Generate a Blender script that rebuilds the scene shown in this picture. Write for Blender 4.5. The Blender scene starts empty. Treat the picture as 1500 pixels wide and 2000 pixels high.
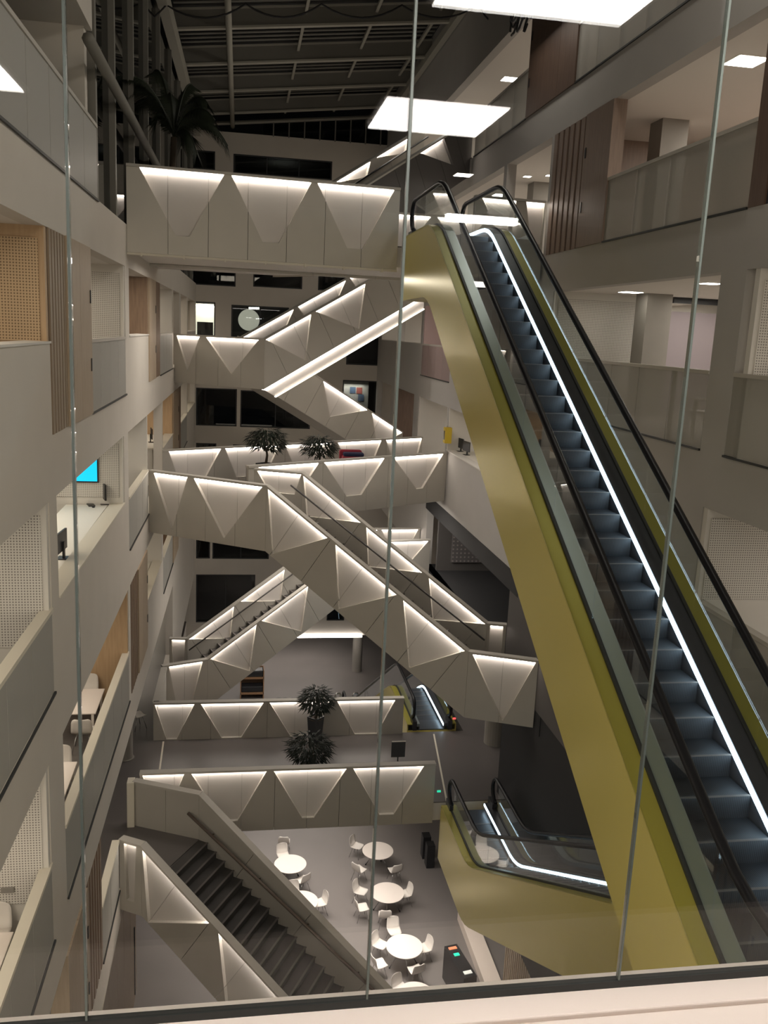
import bpy, bmesh, math, random
from mathutils import Vector, Matrix
random.seed(4)
S = bpy.context.scene
COL = S.collection

# ------------------------------------------------------------------ camera
LV = [3.73 * k for k in range(10)]            # floor levels; ground = LV[0], photographer stands on LV[5]
EYE = Vector((0.0, 0.0, LV[5] + 1.63))
FPX = 1724.73                                  # focal length in pixels of the 1500 x 2000 frame
R0 = ((0.98650209, 0.01419587, 0.16313214),
      (-0.15691385, -0.20286719, 0.96655209),
      (0.04681521, -0.97910336, -0.19790138))  # rows: world X, Y, Z in camera axes (right, down, forward)
cd = bpy.data.cameras.new('camera'); cam = bpy.data.objects.new('camera', cd); COL.objects.link(cam)
cd.sensor_fit = 'HORIZONTAL'; cd.sensor_width = 36.0; cd.lens = FPX / 1500 * 36.0
cd.clip_start = 0.05; cd.clip_end = 300
m3 = Matrix(R0)
right, down, fwd = (Vector((m3[0][k], m3[1][k], m3[2][k])) for k in range(3))
cm = Matrix.Identity(4)
for i in range(3):
    cm[i][0] = right[i]; cm[i][1] = -down[i]; cm[i][2] = -fwd[i]; cm[i][3] = EYE[i]
cam.matrix_world = cm
S.camera = cam

# ------------------------------------------------------------------ world, exposure
w = bpy.data.worlds.new('night'); S.world = w; w.use_nodes = True
w.node_tree.nodes['Background'].inputs[0].default_value = (0.05, 0.055, 0.065, 1)
w.node_tree.nodes['Background'].inputs[1].default_value = 0.08
S.view_settings.view_transform = 'Standard'; S.view_settings.look = 'None'
S.view_settings.gamma = 1.0; S.view_settings.use_curve_mapping = False
S.view_settings.exposure = 0.6
S.cycles.max_bounces = 7; S.cycles.diffuse_bounces = 4; S.cycles.glossy_bounces = 3
S.cycles.transparent_max_bounces = 24; S.cycles.transmission_bounces = 4
S.cycles.sample_clamp_indirect = 4.0
S.cycles.caustics_reflective = False; S.cycles.caustics_refractive = False

def area(name, loc, sx, sy, power, col=(1, 0.9, 0.8), rot=(0, 0, 0), spread=180):
    d = bpy.data.lights.new(name, 'AREA'); d.shape = 'RECTANGLE'; d.size = sx; d.size_y = sy
    d.energy = power; d.color = col; d.spread = math.radians(spread)
    o = bpy.data.objects.new(name, d); COL.objects.link(o); o.location = loc; o.rotation_euler = rot
    return o
WARM = (1, 0.86, 0.70); NEUT = (1, 0.91, 0.82); PINK = (1, 0.90, 0.83)
# added atrium fill, no fixtures: weak ones under the roof, rest under the bridges
for y, p in ((12, 110), (22, 70), (34, 60)):
    area('atrium_lamp', (6.6, y, 28.4), 1, 4, p, NEUT, rot=(0, math.radians(38), 0))
area('bridge_lamp', (2.4, 24.0, 21.70), 8, 2.5, 230, PINK)
area('bridge_lamp', (3.6, 31.2, 14.25), 6, 3, 260, PINK)
# added fill standing in for lit landings of the other storeys
for z, p in ((24.6, 130), (16.6, 140), (12.9, 55), (9.2, 30)):
    area('landing_front_lamp', (0.5, 1.7, z), 6, 1.6, p, WARM, rot=(math.radians(80), 0, 0))
# lamps under the walkways over the ground floor
area('walkway_lamp', (4.3, 24.5, 6.5), 4, 2.0, 150, PINK, spread=100)
area('walkway_lamp', (1.6, 29.5, 7.0), 4, 2.5, 120, PINK, spread=100)
area('hall_lamp', (2.5, 40, 6.2), 6, 6, 300, PINK, spread=130)
area('hall_lamp', (2.5, 52.5, 2.6), 8, 3, 90, PINK)
area('roof_uplight', (2.5, 36, 23.2), 5, 12, 55, NEUT, rot=(math.pi, 0, 0))  # added upward fill that lifts the dark roof, no fixture there
# gallery ceilings, left and right
for k, p in ((1, 25), (2, 55), (3, 60), (4, 60), (5, 80)):
    for y0, y1 in ((5, 12.5), (13.6, 20.4), (22, 28.5), (30, 33.5), (35, 48)):
        if k == 2 and 18 < y0 < 34: continue
        if k == 1 and y0 > 20: continue
        area('gallery_lamp', (-4.6, (y0 + y1) / 2, LV[k] + 2.80), 1.6, (y1 - y0) * .8, p * (y1 - y0) / 7, WARM)
for k, p in ((4, 70), (5, 85), (6, 125), (7, 95)):
    for y0, y1 in ((5, 12.3), (14, 21), (23, 30), (33, 46)):
        area('gallery_lamp', (10.9, (y0 + y1) / 2, LV[k] + 2.80), 1.6, (y1 - y0) * .8, p * (y1 - y0) / 7, NEUT)
# ------------------------------------------------------------------ pixel <-> world helpers (only to read sizes off the photograph)
def ray(p):
    c = (p[0] - 750.0, p[1] - 1000.0, FPX)
    return Vector([sum(R0[i][j] * c[j] for j in range(3)) for i in range(3)])
def onX(p, x): r = ray(p); return EYE + r * (x / r.x)
def onY(p, y): r = ray(p); return EYE + r * (y / r.y)
def onZ(p, z): r = ray(p); return EYE + r * ((z - EYE.z) / r.z)

# ------------------------------------------------------------------ materials
MATS = {}
def nodes(name):
    m = bpy.data.materials.new(name); m.use_nodes = True
    return m, m.node_tree, m.node_tree.nodes['Principled BSDF']
def paint(name, col, rough=0.6, metal=0.0, noise=0.06, scale=1.5, bump=0.0, spec=0.4):
    m, t, b = nodes(name)
    tc = t.nodes.new('ShaderNodeTexCoord'); n = t.nodes.new('ShaderNodeTexNoise')
    n.inputs['Scale'].default_value = scale; n.inputs['Detail'].default_value = 4
    t.links.new(tc.outputs['Object'], n.inputs['Vector'])
    mx = t.nodes.new('ShaderNodeMix'); mx.data_type = 'RGBA'
    a = [max(0, c * (1 - noise)) for c in col]; e = [min(1, c * (1 + noise)) for c in col]
    mx.inputs[6].default_value = (*a, 1); mx.inputs[7].default_value = (*e, 1)
    t.links.new(n.outputs[0], mx.inputs[0]); t.links.new(mx.outputs[2], b.inputs['Base Color'])
    b.inputs['Roughness'].default_value = rough; b.inputs['Metallic'].default_value = metal
    b.inputs['Specular IOR Level'].default_value = spec
    if bump:
        bp = t.nodes.new('ShaderNodeBump'); bp.inputs['Strength'].default_value = bump
        t.links.new(n.outputs[0], bp.inputs['Height']); t.links.new(bp.outputs[0], b.inputs['Normal'])
    MATS[name] = m; return m
def emit(name, col, strength):
    m, t, b = nodes(name); b.inputs['Base Color'].default_value = (*[min(1, c) for c in col], 1)
    b.inputs['Emission Color'].default_value = (*col, 1); b.inputs['Emission Strength'].default_value = strength
    MATS[name] = m; return m
def wood(name, c1, c2, rough=0.5):
    m, t, b = nodes(name)
    tc = t.nodes.new('ShaderNodeTexCoord'); mp = t.nodes.new('ShaderNodeMapping')
    mp.inputs['Scale'].default_value = (14, 14, 1.2)
    n = t.nodes.new('ShaderNodeTexNoise'); n.inputs['Scale'].default_value = 1.6; n.inputs['Detail'].default_value = 5
    t.links.new(tc.outputs['Object'], mp.inputs['Vector']); t.links.new(mp.outputs[0], n.inputs['Vector'])
    r = t.nodes.new('ShaderNodeValToRGB'); r.color_ramp.elements[0].color = (*c1, 1); r.color_ramp.elements[1].color = (*c2, 1)
    r.color_ramp.elements[0].position = .35; r.color_ramp.elements[1].position = .65
    t.links.new(n.outputs[0], r.inputs[0]); t.links.new(r.outputs[0], b.inputs['Base Color'])
    b.inputs['Roughness'].default_value = rough
    MATS[name] = m; return m
def perforated(name, col, hole, pitch, rad=0.3):
    """sheet with round drilled holes on a square grid in the X-Z plane"""
    m, t, b = nodes(name)
    tc = t.nodes.new('ShaderNodeTexCoord'); sp = t.nodes.new('ShaderNodeSeparateXYZ')
    t.links.new(tc.outputs['Object'], sp.inputs[0])
    def mth(op, a, v=None, c=None):
        q = t.nodes.new('ShaderNodeMath'); q.operation = op
        for i, x in enumerate((a, v, c)):
            if x is None: continue
            if isinstance(x, (int, float)): q.inputs[i].default_value = x
            else: t.links.new(x, q.inputs[i])
        return q.outputs[0]
    def cell(o):
        f = mth('FRACT', mth('DIVIDE', o, pitch)); d = mth('SUBTRACT', f, .5); return mth('MULTIPLY', d, d)
    dist = mth('SQRT', mth('ADD', cell(sp.outputs[0]), cell(sp.outputs[2])))
    msk = mth('LESS_THAN', dist, rad)
    mx = t.nodes.new('ShaderNodeMix'); mx.data_type = 'RGBA'
    mx.inputs[6].default_value = (*col, 1); mx.inputs[7].default_value = (*hole, 1)
    t.links.new(msk, mx.inputs[0]); t.links.new(mx.outputs[2], b.inputs['Base Color'])
    b.inputs['Roughness'].default_value = .7
    MATS[name] = m; return m
def seethrough(name, col, clear, rough=0.5, tint=(1, 1, 1)):
    """finely woven or frosted sheet: part of the light passes straight through"""
    m, t, b = nodes(name); b.inputs['Base Color'].default_value = (*col, 1); b.inputs['Roughness'].default_value = rough
    tr = t.nodes.new('ShaderNodeBsdfTransparent'); tr.inputs[0].default_value = (*tint, 1)
    mx = t.nodes.new('ShaderNodeMixShader'); mx.inputs[0].default_value = clear
    t.links.new(b.outputs[0], mx.inputs[1]); t.links.new(tr.outputs[0], mx.inputs[2])
    t.links.new(mx.outputs[0], t.nodes['Material Output'].inputs[0])
    MATS[name] = m; return m
def glass(name, tint, ior=1.5):
    m, t, b = nodes(name); t.nodes.remove(b)
    tr = t.nodes.new('ShaderNodeBsdfTransparent'); tr.inputs[0].default_value = (*tint, 1)
    gl = t.nodes.new('ShaderNodeBsdfGlossy'); gl.inputs['Roughness'].default_value = 0.0
    fr = t.nodes.new('ShaderNodeFresnel'); ge = t.nodes.new('ShaderNodeNewGeometry')
    ix = t.nodes.new('ShaderNodeMix'); ix.data_type = 'FLOAT'          # thin sheet: both faces reflect like the front face
    ix.inputs[2].default_value = ior; ix.inputs[3].default_value = 1 / ior
    t.links.new(ge.outputs['Backfacing'], ix.inputs[0]); t.links.new(ix.outputs[0], fr.inputs[0])
    mx = t.nodes.new('ShaderNodeMixShader')
    t.links.new(fr.outputs[0], mx.inputs[0]); t.links.new(tr.outputs[0], mx.inputs[1]); t.links.new(gl.outputs[0], mx.inputs[2])
    t.links.new(mx.outputs[0], t.nodes['Material Output'].inputs[0])
    MATS[name] = m; return m

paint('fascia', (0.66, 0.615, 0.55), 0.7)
paint('fascia_right', (0.47, 0.45, 0.425), 0.7)  # darker than the left fascia, weaker light is put into the tone
paint('white_wall', (0.74, 0.71, 0.66), 0.7, noise=.03)
paint('ceiling_white', (0.78, 0.74, 0.69), 0.8, noise=.02)
paint('carpet', (0.15, 0.135, 0.125), 0.9, noise=.15, scale=8)
paint('carpet_light', (0.34, 0.31, 0.285), 0.9, noise=.1, scale=8)
paint('screed', (0.205, 0.185, 0.176), 0.42, noise=.16, scale=.5)
paint('walkway_floor', (0.12, 0.108, 0.102), 0.4, noise=.15, scale=.6)
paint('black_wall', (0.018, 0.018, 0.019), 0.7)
paint('dark_wall', (0.10, 0.092, 0.088), 0.7)
paint('roof_metal', (0.20, 0.19, 0.165), 0.6)
paint('roof_flange', (0.42, 0.40, 0.34), 0.5)
paint('roof_dark', (0.035, 0.037, 0.04), 0.5)
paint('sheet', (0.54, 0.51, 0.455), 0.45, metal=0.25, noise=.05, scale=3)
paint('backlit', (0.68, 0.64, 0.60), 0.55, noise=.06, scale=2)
paint('sheet_inner', (0.44, 0.42, 0.385), 0.5, noise=.04)
paint('rail_top', (0.50, 0.47, 0.42), 0.5, noise=.04)
paint('cream_rail', (0.72, 0.67, 0.56), 0.5, noise=.03)
paint('rail_brown', (0.16, 0.125, 0.10), 0.4, metal=.3)
paint('steel', (0.45, 0.42, 0.38), 0.3, metal=.9)
paint('step_dark', (0.055, 0.05, 0.046), 0.6, noise=.2, scale=6)
paint('nosing', (0.13, 0.115, 0.105), 0.55)
paint('yellow', (0.60, 0.515, 0.14), 0.25, metal=.3, noise=.04, scale=.6)
paint('olive', (0.33, 0.30, 0.05), 0.35, metal=.3, noise=.04)
paint('handrail_black', (0.006, 0.006, 0.007), 0.4, spec=.2)
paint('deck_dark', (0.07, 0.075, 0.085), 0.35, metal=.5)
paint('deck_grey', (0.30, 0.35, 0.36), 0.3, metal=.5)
paint('skirt_dark', (0.10, 0.115, 0.14), 0.3, metal=.3)
paint('white_plastic', (0.82, 0.77, 0.72), 0.4, noise=.02)
paint('table_white', (0.86, 0.78, 0.72), 0.4, noise=.02)
paint('chrome', (0.6, 0.6, 0.6), 0.2, metal=1)
paint('black_plastic', (0.015, 0.015, 0.017), 0.4)
paint('pot_dark', (0.03, 0.032, 0.034), 0.4)
paint('leaf', (0.010, 0.016, 0.008), 0.5, noise=.4, scale=5)
paint('palm_leaf', (0.020, 0.026, 0.015), 0.5, noise=.4, scale=5)
paint('bark', (0.09, 0.07, 0.05), 0.8, noise=.3, scale=8)
paint('concrete', (0.27, 0.25, 0.225), 0.75, noise=.12, scale=2.5)
paint('kerb_cream', (0.84, 0.73, 0.64), 0.5, noise=.02)
paint('landing_grey', (0.10, 0.095, 0.09), 0.8)
paint('gasket', (0.02, 0.022, 0.02), 0.5)
paint('yellow_sign', (0.62, 0.44, 0.03), 0.5)
paint('red_cloth', (0.25, 0.015, 0.03), 0.8, noise=.3)
paint('blue_cloth', (0.015, 0.02, 0.06), 0.8)
paint('purple_wall', (0.36, 0.31, 0.33), 0.7)
paint('pink_wall', (0.45, 0.33, 0.32), 0.7)
paint('paper_red', (0.45, 0.12, 0.10), 0.7); paint('paper_blue', (0.13, 0.2, 0.33), 0.7); paint('paper_white', (0.75, 0.73, 0.7), 0.7)
paint('joint_seal', (0.13, 0.15, 0.13), 0.25)
paint('brown_bench', (0.30, 0.17, 0.09), 0.6)
paint('desk_white', (0.84, 0.80, 0.72), 0.45, noise=.02)
wood('oak', (0.50, 0.335, 0.19), (0.56, 0.385, 0.225))
wood('oak_dark', (0.20, 0.13, 0.085), (0.26, 0.17, 0.11))
wood('oak_grey', (0.40, 0.31, 0.215), (0.45, 0.35, 0.245))
wood('oak_mid', (0.27, 0.20, 0.135), (0.33, 0.25, 0.17))
wood('walnut', (0.115, 0.072, 0.052), (0.15, 0.095, 0.068))
wood('walnut_light', (0.21, 0.15, 0.115), (0.25, 0.18, 0.138))
perforated('perf_white', (0.74, 0.71, 0.66), (0.26, 0.24, 0.22), 0.040, .27)
perforated('perf_oak', (0.60, 0.43, 0.26), (0.22, 0.145, 0.08), 0.040, .28)
perforated('perf_dark', (0.13, 0.12, 0.12), (0.30, 0.27, 0.26), 0.16, .22)
seethrough('mesh_sheet', (0.46, 0.45, 0.41), 0.22)
seethrough('mesh_right', (0.42, 0.40, 0.36), 0.34)
seethrough('mesh_pink', (0.40, 0.30, 0.29), 0.25)
glass('glass_clear', (0.93, 0.96, 0.95))
glass('glass_front', (0.965, 0.975, 0.965), 1.45)
glass('glass_dusk', (0.62, 0.65, 0.65))
glass('glass_night', (0.35, 0.38, 0.38), 1.5)
emit('led', (1, 0.90, 0.84), 13.0)
emit('led_soft', (1, 0.92, 0.80), 3.0)
emit('led_blue', (0.62, 0.83, 1.0), 5.0)
emit('lamp_panel', (1, 0.94, 0.90), 18.0)
emit('tube', (1, 0.97, 0.93), 34.0)
emit('downlight', (1, 0.93, 0.84), 9.0)
emit('screen_cyan', (0.0, 0.42, 0.72), 1.0)
emit('led_green', (0.02, 0.7, 0.4), .6)
emit('led_red', (1, 0.08, 0.08), 1.2)
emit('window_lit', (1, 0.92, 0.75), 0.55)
emit('kiosk_orange', (0.9, 0.25, 0.12), 0.4)
emit('kiosk_white', (0.9, 0.9, 0.85), 0.2)
M = MATS

# ------------------------------------------------------------------ mesh builder
class MB:
    def __init__(self): self.v = []; self.f = []; self.m = []; self.sm = []
    def add(self, vs, fs, m=0, smooth=False):
        o = len(self.v); self.v += [tuple(x) for x in vs]
        for f in fs: self.f.append([i + o for i in f]); self.m.append(m); self.sm.append(smooth)
    def box(self, x0, x1, y0, y1, z0, z1, m=0):
        if x0 > x1: x0, x1 = x1, x0
        if y0 > y1: y0, y1 = y1, y0
        v = [(x, y, z) for z in (z0, z1) for y in (y0, y1) for x in (x0, x1)]
        self.add(v, [(0, 2, 3, 1), (4, 5, 7, 6), (0, 1, 5, 4), (2, 6, 7, 3), (0, 4, 6, 2), (1, 3, 7, 5)], m); return self
    def prism(self, poly, ext, m=0):
        """convex or simple polygon (list of 3-D points) pushed along ext"""
        n = len(poly); ext = Vector(ext); a = [Vector(p) for p in poly]; b = [p + ext for p in a]
        nrm = Vector((0, 0, 0))
        for i in range(n):
            p, q = a[i], a[(i + 1) % n]; nrm += (p - a[0]).cross(q - a[0])
        fs = [tuple(range(n)), tuple(range(2 * n - 1, n - 1, -1))] + [(i, i + n, (i + 1) % n + n, (i + 1) % n) for i in range(n)]
        if nrm.dot(ext) > 0: fs = [tuple(reversed(f)) for f in fs]
        self.add(a + b, fs, m); return self
    def bar(self, p, q, w, h, m=0, up=(0, 0, 1)):
        """box from p to q; w across, h along 'up'; centred"""
        p, q = Vector(p), Vector(q); d = (q - p).normalized(); s = d.cross(Vector(up))
        if s.length < 1e-4: s = Vector((1, 0, 0))
        s.normalize(); u = s.cross(d).normalized()
        c = [s * (-w / 2) + u * (-h / 2), s * (w / 2) + u * (-h / 2), s * (w / 2) + u * (h / 2), s * (-w / 2) + u * (h / 2)]
        v = [p + k for k in c] + [q + k for k in c]
        self.add(v, [(3, 2, 1, 0), (4, 5, 6, 7), (0, 1, 5, 4), (1, 2, 6, 5), (2, 3, 7, 6), (3, 0, 4, 7)], m); return self
    def tube(self, pts, r, n=8, m=0, caps=True, flat=1.0):
        pts = [Vector(p) for p in pts]; rs = r if isinstance(r, (list, tuple)) else [r] * len(pts)
        vs = []; ref = Vector((1, 0, 0))
        for i, p in enumerate(pts):
            d = (pts[min(i + 1, len(pts) - 1)] - pts[max(i - 1, 0)]).normalized()
            s = d.cross(Vector((0, 0, 1)))
            if s.length < .15: s = ref - d * ref.dot(d)
            s.normalize()
            if i and s.dot(ref) < 0: s = -s
            ref = s; u = s.cross(d)
            for k in range(n):
                a = 2 * math.pi * k / n; vs.append(p + s * math.cos(a) * rs[i] + u * math.sin(a) * rs[i] * flat)
        fs = []
        for i in range(len(pts) - 1):
            for k in range(n): fs.append((i * n + k, i * n + (k + 1) % n, (i + 1) * n + (k + 1) % n, (i + 1) * n + k))
        if caps: fs += [tuple(range(n - 1, -1, -1)), tuple(range((len(pts) - 1) * n, len(pts) * n))]
        self.add(vs, fs, m, True); return self
    def lathe(self, prof, c, n=24, m=0):
        """profile of (radius, z) about a vertical axis through c"""
        vs = []; 
        for r, z in prof:
            for k in range(n): a = 2 * math.pi * k / n; vs.append((c[0] + r * math.cos(a), c[1] + r * math.sin(a), c[2] + z))
        fs = [(i * n + k, i * n + (k + 1) % n, (i + 1) * n + (k + 1) % n, (i + 1) * n + k) for i in range(len(prof) - 1) for k in range(n)]
        fs += [tuple(range(n - 1, -1, -1)), tuple(range((len(prof) - 1) * n, len(prof) * n))]
        self.add(vs, fs, m); return self
    def build(self, name, mats, parent=None, bevel=0.0, recalc=True):
        me = bpy.data.meshes.new(name); me.from_pydata(self.v, [], self.f)
        mats = mats if isinstance(mats, (list, tuple)) else [mats]
        for x in mats: me.materials.append(M[x] if isinstance(x, str) else x)
        me.polygons.foreach_set('material_index', self.m); me.polygons.foreach_set('use_smooth', self.sm)
        if recalc:
            bm = bmesh.new(); bm.from_mesh(me); bmesh.ops.recalc_face_normals(bm, faces=bm.faces); bm.to_mesh(me); bm.free()
        me.update()
        o = bpy.data.objects.new(name, me); COL.objects.link(o)
        if parent is not None:
            o.parent = parent
            top = parent; off = Vector(parent.location)
            while top.parent is not None: top = top.parent; off += Vector(top.location) if top.type == 'EMPTY' else Vector((0, 0, 0))
            if parent.type == 'EMPTY': o.matrix_parent_inverse = Matrix.Translation(-Vector(parent.location))
        if bevel:
            b = o.modifiers.new('bevel', 'BEVEL'); b.width = bevel; b.segments = 2; b.limit_method = 'ANGLE'
        return o
def thing(name, label, cat, loc=(0, 0, 0), rotz=0, group=None):
    o = bpy.data.objects.new(name, None); COL.objects.link(o); o.location = loc; o.rotation_euler = (0, 0, rotz)
    o['label'] = label; o['category'] = cat
    if group: o['group'] = group
    return o
def tag(o, label, cat, group=None):
    o['label'] = label; o['category'] = cat
    if group: o['group'] = group
    return o
def struct(o): o['kind'] = 'structure'; return o
def dup(root, loc, rotz, label):
    r = root.copy(); COL.objects.link(r); r.location = loc; r.rotation_euler = (0, 0, rotz); r['label'] = label
    for ch in root.children:
        c = ch.copy(); COL.objects.link(c); c.parent = r
        for g in ch.children:
            d = g.copy(); COL.objects.link(d); d.parent = c
    return r
def clip(poly, a, b, c):
    """keep a*u + b*t >= c"""
    out = []
    for i in range(len(poly)):
        p, q = poly[i], poly[(i + 1) % len(poly)]
        dp, dq = a * p[0] + b * p[1] - c, a * q[0] + b * q[1] - c
        if dp >= 0: out.append(p)
        if (dp > 0) != (dq > 0) and abs(dp - dq) > 1e-9:
            s = dp / (dp - dq); out.append((p[0] + (q[0] - p[0]) * s, p[1] + (q[1] - p[1]) * s))
    return out
def parea(p): return abs(sum(p[i][0] * p[(i + 1) % len(p)][1] - p[(i + 1) % len(p)][0] * p[i][1] for i in range(len(p)))) / 2
XL = lambda y: -2.7 + .007 * y                 # face of the left galleries
XR = 7.5                                       # face of the right galleries

# ------------------------------------------------------------------ large structure: floors, walls, roof
def grid_wall(name, mat, holes, y0, y1, z0, z1, place, thick):
    """wall in a Y-Z plane with rectangular holes; place(y, z, depth) -> point"""
    ys = sorted({y0, y1, *[h[i] for h in holes for i in (0, 1) if y0 < h[i] < y1]})
    zs = sorted({z0, z1, *[h[i] for h in holes for i in (2, 3) if z0 < h[i] < z1]})
    mb = MB()
    for a in range(len(zs) - 1):
        run = None
        for b in range(len(ys)):
            solid = False
            if b < len(ys) - 1:
                cy, cz = (ys[b] + ys[b + 1]) / 2, (zs[a] + zs[a + 1]) / 2
                solid = not any(h[0] < cy < h[1] and h[2] < cz < h[3] for h in holes)
            if solid and run is None: run = ys[b]
            if not solid and run is not None:
                q = [place(run, zs[a], 0), place(ys[b], zs[a], 0), place(ys[b], zs[a + 1], 0), place(run, zs[a + 1], 0)]
                d = Vector(place(run, zs[a], thick)) - Vector(q[0]); mb.prism(q, d); run = None
    return struct(mb.build(name, mat))
OP = 2.83                                      # clear height of a storey
PH = 1.28                                      # parapet height
# --- ground
struct(MB().box(-10, 13, -2, 60, -.3, 0).build('floor', 'screed'))
# --- left galleries: what fills the face of each storey (y0, y1, kind)
LEFT = {
    2: [(4, 13, 'bal'), (13, 14.8, 'flat'), (14.8, 16.4, 'slat'), (16.4, 18.8, 'bal'), (18.8, 33.9, 'open')],
    3: [(4, 12.2, 'bal'), (12.2, 13.2, 'solid'), (13.2, 20.9, 'bal'), (21.3, 22.7, 'slat'), (22.7, 24.8, 'flat'),
        (24.8, 29.5, 'para'), (29.9, 33.9, 'bal'), (33.9, 36.5, 'flat'), (36.5, 41.5, 'para'), (42, 48.5, 'bal')],
    4: [(4, 12.7, 'bal'), (13.2, 20.45, 'para'), (21.2, 25.4, 'bal'), (25.4, 29.7, 'open'), (29.9, 34, 'para'), (34, 36.5, 'flat'),
        (36.5, 38, 'slat'), (38, 42, 'bal'), (42.3, 48.5, 'para')],
    5: [(4, 13.05, 'para'), (13.05, 14.2, 'slat'), (14.2, 16.3, 'flat'), (16.3, 20.9, 'bal'), (21.6, 25.7, 'para'),
        (25.7, 27.5, 'flat'), (27.5, 29.0, 'slat'), (29.0, 33.9, 'bal'), (34.2, 37.2, 'open'), (38, 42, 'open'), (42.5, 48.5, 'para')],
}
holes = []
for k, segs in LEFT.items():
    for a, b, kd in segs:
        if kd == 'solid': continue
        holes.append((a, b, LV[k] + (PH if kd == 'para' else 0), LV[k] + OP))
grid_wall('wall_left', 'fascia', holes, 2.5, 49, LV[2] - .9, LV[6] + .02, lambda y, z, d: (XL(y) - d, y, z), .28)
for k in range(1, 7):
    y0, y1 = 2.5, 49
    xe = -.28
    mb = MB(); 
    z1, z0 = LV[k], LV[k] - .9
    off = -.45 if k == 1 else xe
    q = [(-9, y0, z0), (XL(y0) + off, y0, z0), (XL(y1) + off, y1, z0), (-9, y1, z0)]
    mb.prism(q, (0, 0, .86), 0); mb.prism([(x, y, z1 - .04) for x, y, _ in q], (0, 0, .04), 1)
    struct(mb.build('floor_gallery_left', ['ceiling_white', 'walkway_floor' if k == 2 else 'carpet']))
struct(MB().box(-9.2, -9, 2.5, 49, 0, LV[6]).build('wall_gallery_left', 'white_wall'))
# storey block above the left gallery
struct(MB().box(-9, XL(10), 2.5, 17.4, LV[7] - .9, LV[7] + 1.6).build('wall_upper_left', 'fascia'))
struct(MB().box(-9, XL(10) - .1, 17.15, 17.4, LV[6], LV[7] - .9).build('wall_end_left', 'fascia'))
# wood-clad lower wall on the left
# --- right galleries
RIGHT = {
    3: [(22.7, 34, 'open')],
    4: [(4, 13.15, 'bal'), (22.4, 31.4, 'para'), (31.6, 36.9, 'open'), (38, 43, 'open'), (44, 48.5, 'open')],
    5: [(4, 12.72, 'bal'), (13.45, 21.2, 'bal'), (23, 30, 'bal'), (31.6, 36.8, 'bal'), (37.2, 42.5, 'para'), (43, 48, 'para')],
    6: [(4, 9, 'bal'), (9, 12.9, 'slat'), (12.9, 18.4, 'bal'), (18.4, 19.9, 'flat'), (19.9, 22.0, 'slat'), (22.2, 26, 'open'), (26.3, 48.5, 'bal')],
    7: [(4, 20.9, 'bal'), (20.9, 24.5, 'flat'), (24.5, 30, 'bal'), (30, 33, 'open'), (33, 48.5, 'bal')],
}
holes = []
for k, segs in RIGHT.items():
    for a, b, kd in segs:
        holes.append((a, b, LV[k] + (PH if kd == 'para' else 0), LV[k] + OP))
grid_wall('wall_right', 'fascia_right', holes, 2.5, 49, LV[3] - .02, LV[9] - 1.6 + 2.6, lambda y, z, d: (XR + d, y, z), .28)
for k in range(4, 9):
    mb = MB(); z1, z0 = LV[k], LV[k] - .9
    mb.box(XR + .28, 12.6, 2.5, 49, z0, z1 - .04, 0); mb.box(XR + .28, 12.6, 2.5, 49, z1 - .04, z1, 1)
    struct(mb.build('floor_gallery_right', ['ceiling_white', 'carpet_light']))
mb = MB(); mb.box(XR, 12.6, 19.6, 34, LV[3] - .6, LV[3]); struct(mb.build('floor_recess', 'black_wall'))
struct(MB().box(12.6, 12.8, 2.5, 49, LV[3], LV[9] + 1).build('wall_gallery_right', 'white_wall'))
# dark recess on the right below the fourth gallery
struct(MB().box(XR + .28, 12.6, 33.0, 33.2, LV[3], LV[4] - .9).build('wall_recess', 'dark_wall'))
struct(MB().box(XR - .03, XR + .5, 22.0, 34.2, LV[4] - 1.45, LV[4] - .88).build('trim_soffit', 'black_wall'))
tag(MB().box(8.35, 9.75, 32.93, 33.0, LV[3] + .35, LV[3] + 1.9).build('vent_screen', 'perf_dark'),
    'pale dotted vent screen on the dark grey recess wall', 'screen')
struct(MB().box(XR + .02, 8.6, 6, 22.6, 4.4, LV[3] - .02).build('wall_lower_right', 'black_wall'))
struct(MB().box(11.5, 11.7, 22.6, 49, 0, LV[3]).build('wall_hall_right', 'dark_wall'))
struct(MB().box(XR - .02, 7.62, 6.5, 22.72, LV[3] - .05, LV[4] - .9).build('wall_panel_right', 'dark_wall'))
# --- far wall with its windows
FARW = [  # px0, py0, px1, py1, kind
    (350, 290, 420, 332), (456, 300, 648, 352), (375, 522, 460, 560), (495, 528, 590, 565), (622, 532, 680, 570),
    (372, 588, 420, 657), (452, 595, 563, 664), (680, 600, 748, 715), (383, 757, 462, 833), (470, 762, 605, 838),
    (670, 742, 742, 838), (383, 865, 422, 925), (455, 868, 500, 925), (383, 1050, 410, 1091), (415, 1055, 525, 1092),
    (383, 1122, 497, 1215), (640, 1150, 672, 1212)]
rects = []
for a, b, c, d in FARW:
    p, q = onY((a, b), 49), onY((c, d), 49); rects.append((p.x, q.x, q.z, p.z))
xs = sorted({-9.0, 12.6, *[r[i] for r in rects for i in (0, 1)]}); zs = sorted({LV[1] - .9, EYE.z + 9.75, *[r[i] for r in rects for i in (2, 3)]})
mb = MB()
for i in range(len(zs) - 1):
    run = None
    for j in range(len(xs)):
        sol = False
        if j < len(xs) - 1:
            cx, cz = (xs[j] + xs[j + 1]) / 2, (zs[i] + zs[i + 1]) / 2
            sol = not any(r[0] < cx < r[1] and r[2] < cz < r[3] for r in rects)
        if sol and run is None: run = xs[j]
        if not sol and run is not None: mb.box(run, xs[j], 49, 49.3, zs[i], zs[i + 1]); run = None
struct(mb.build('wall_back', 'fascia'))
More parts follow.
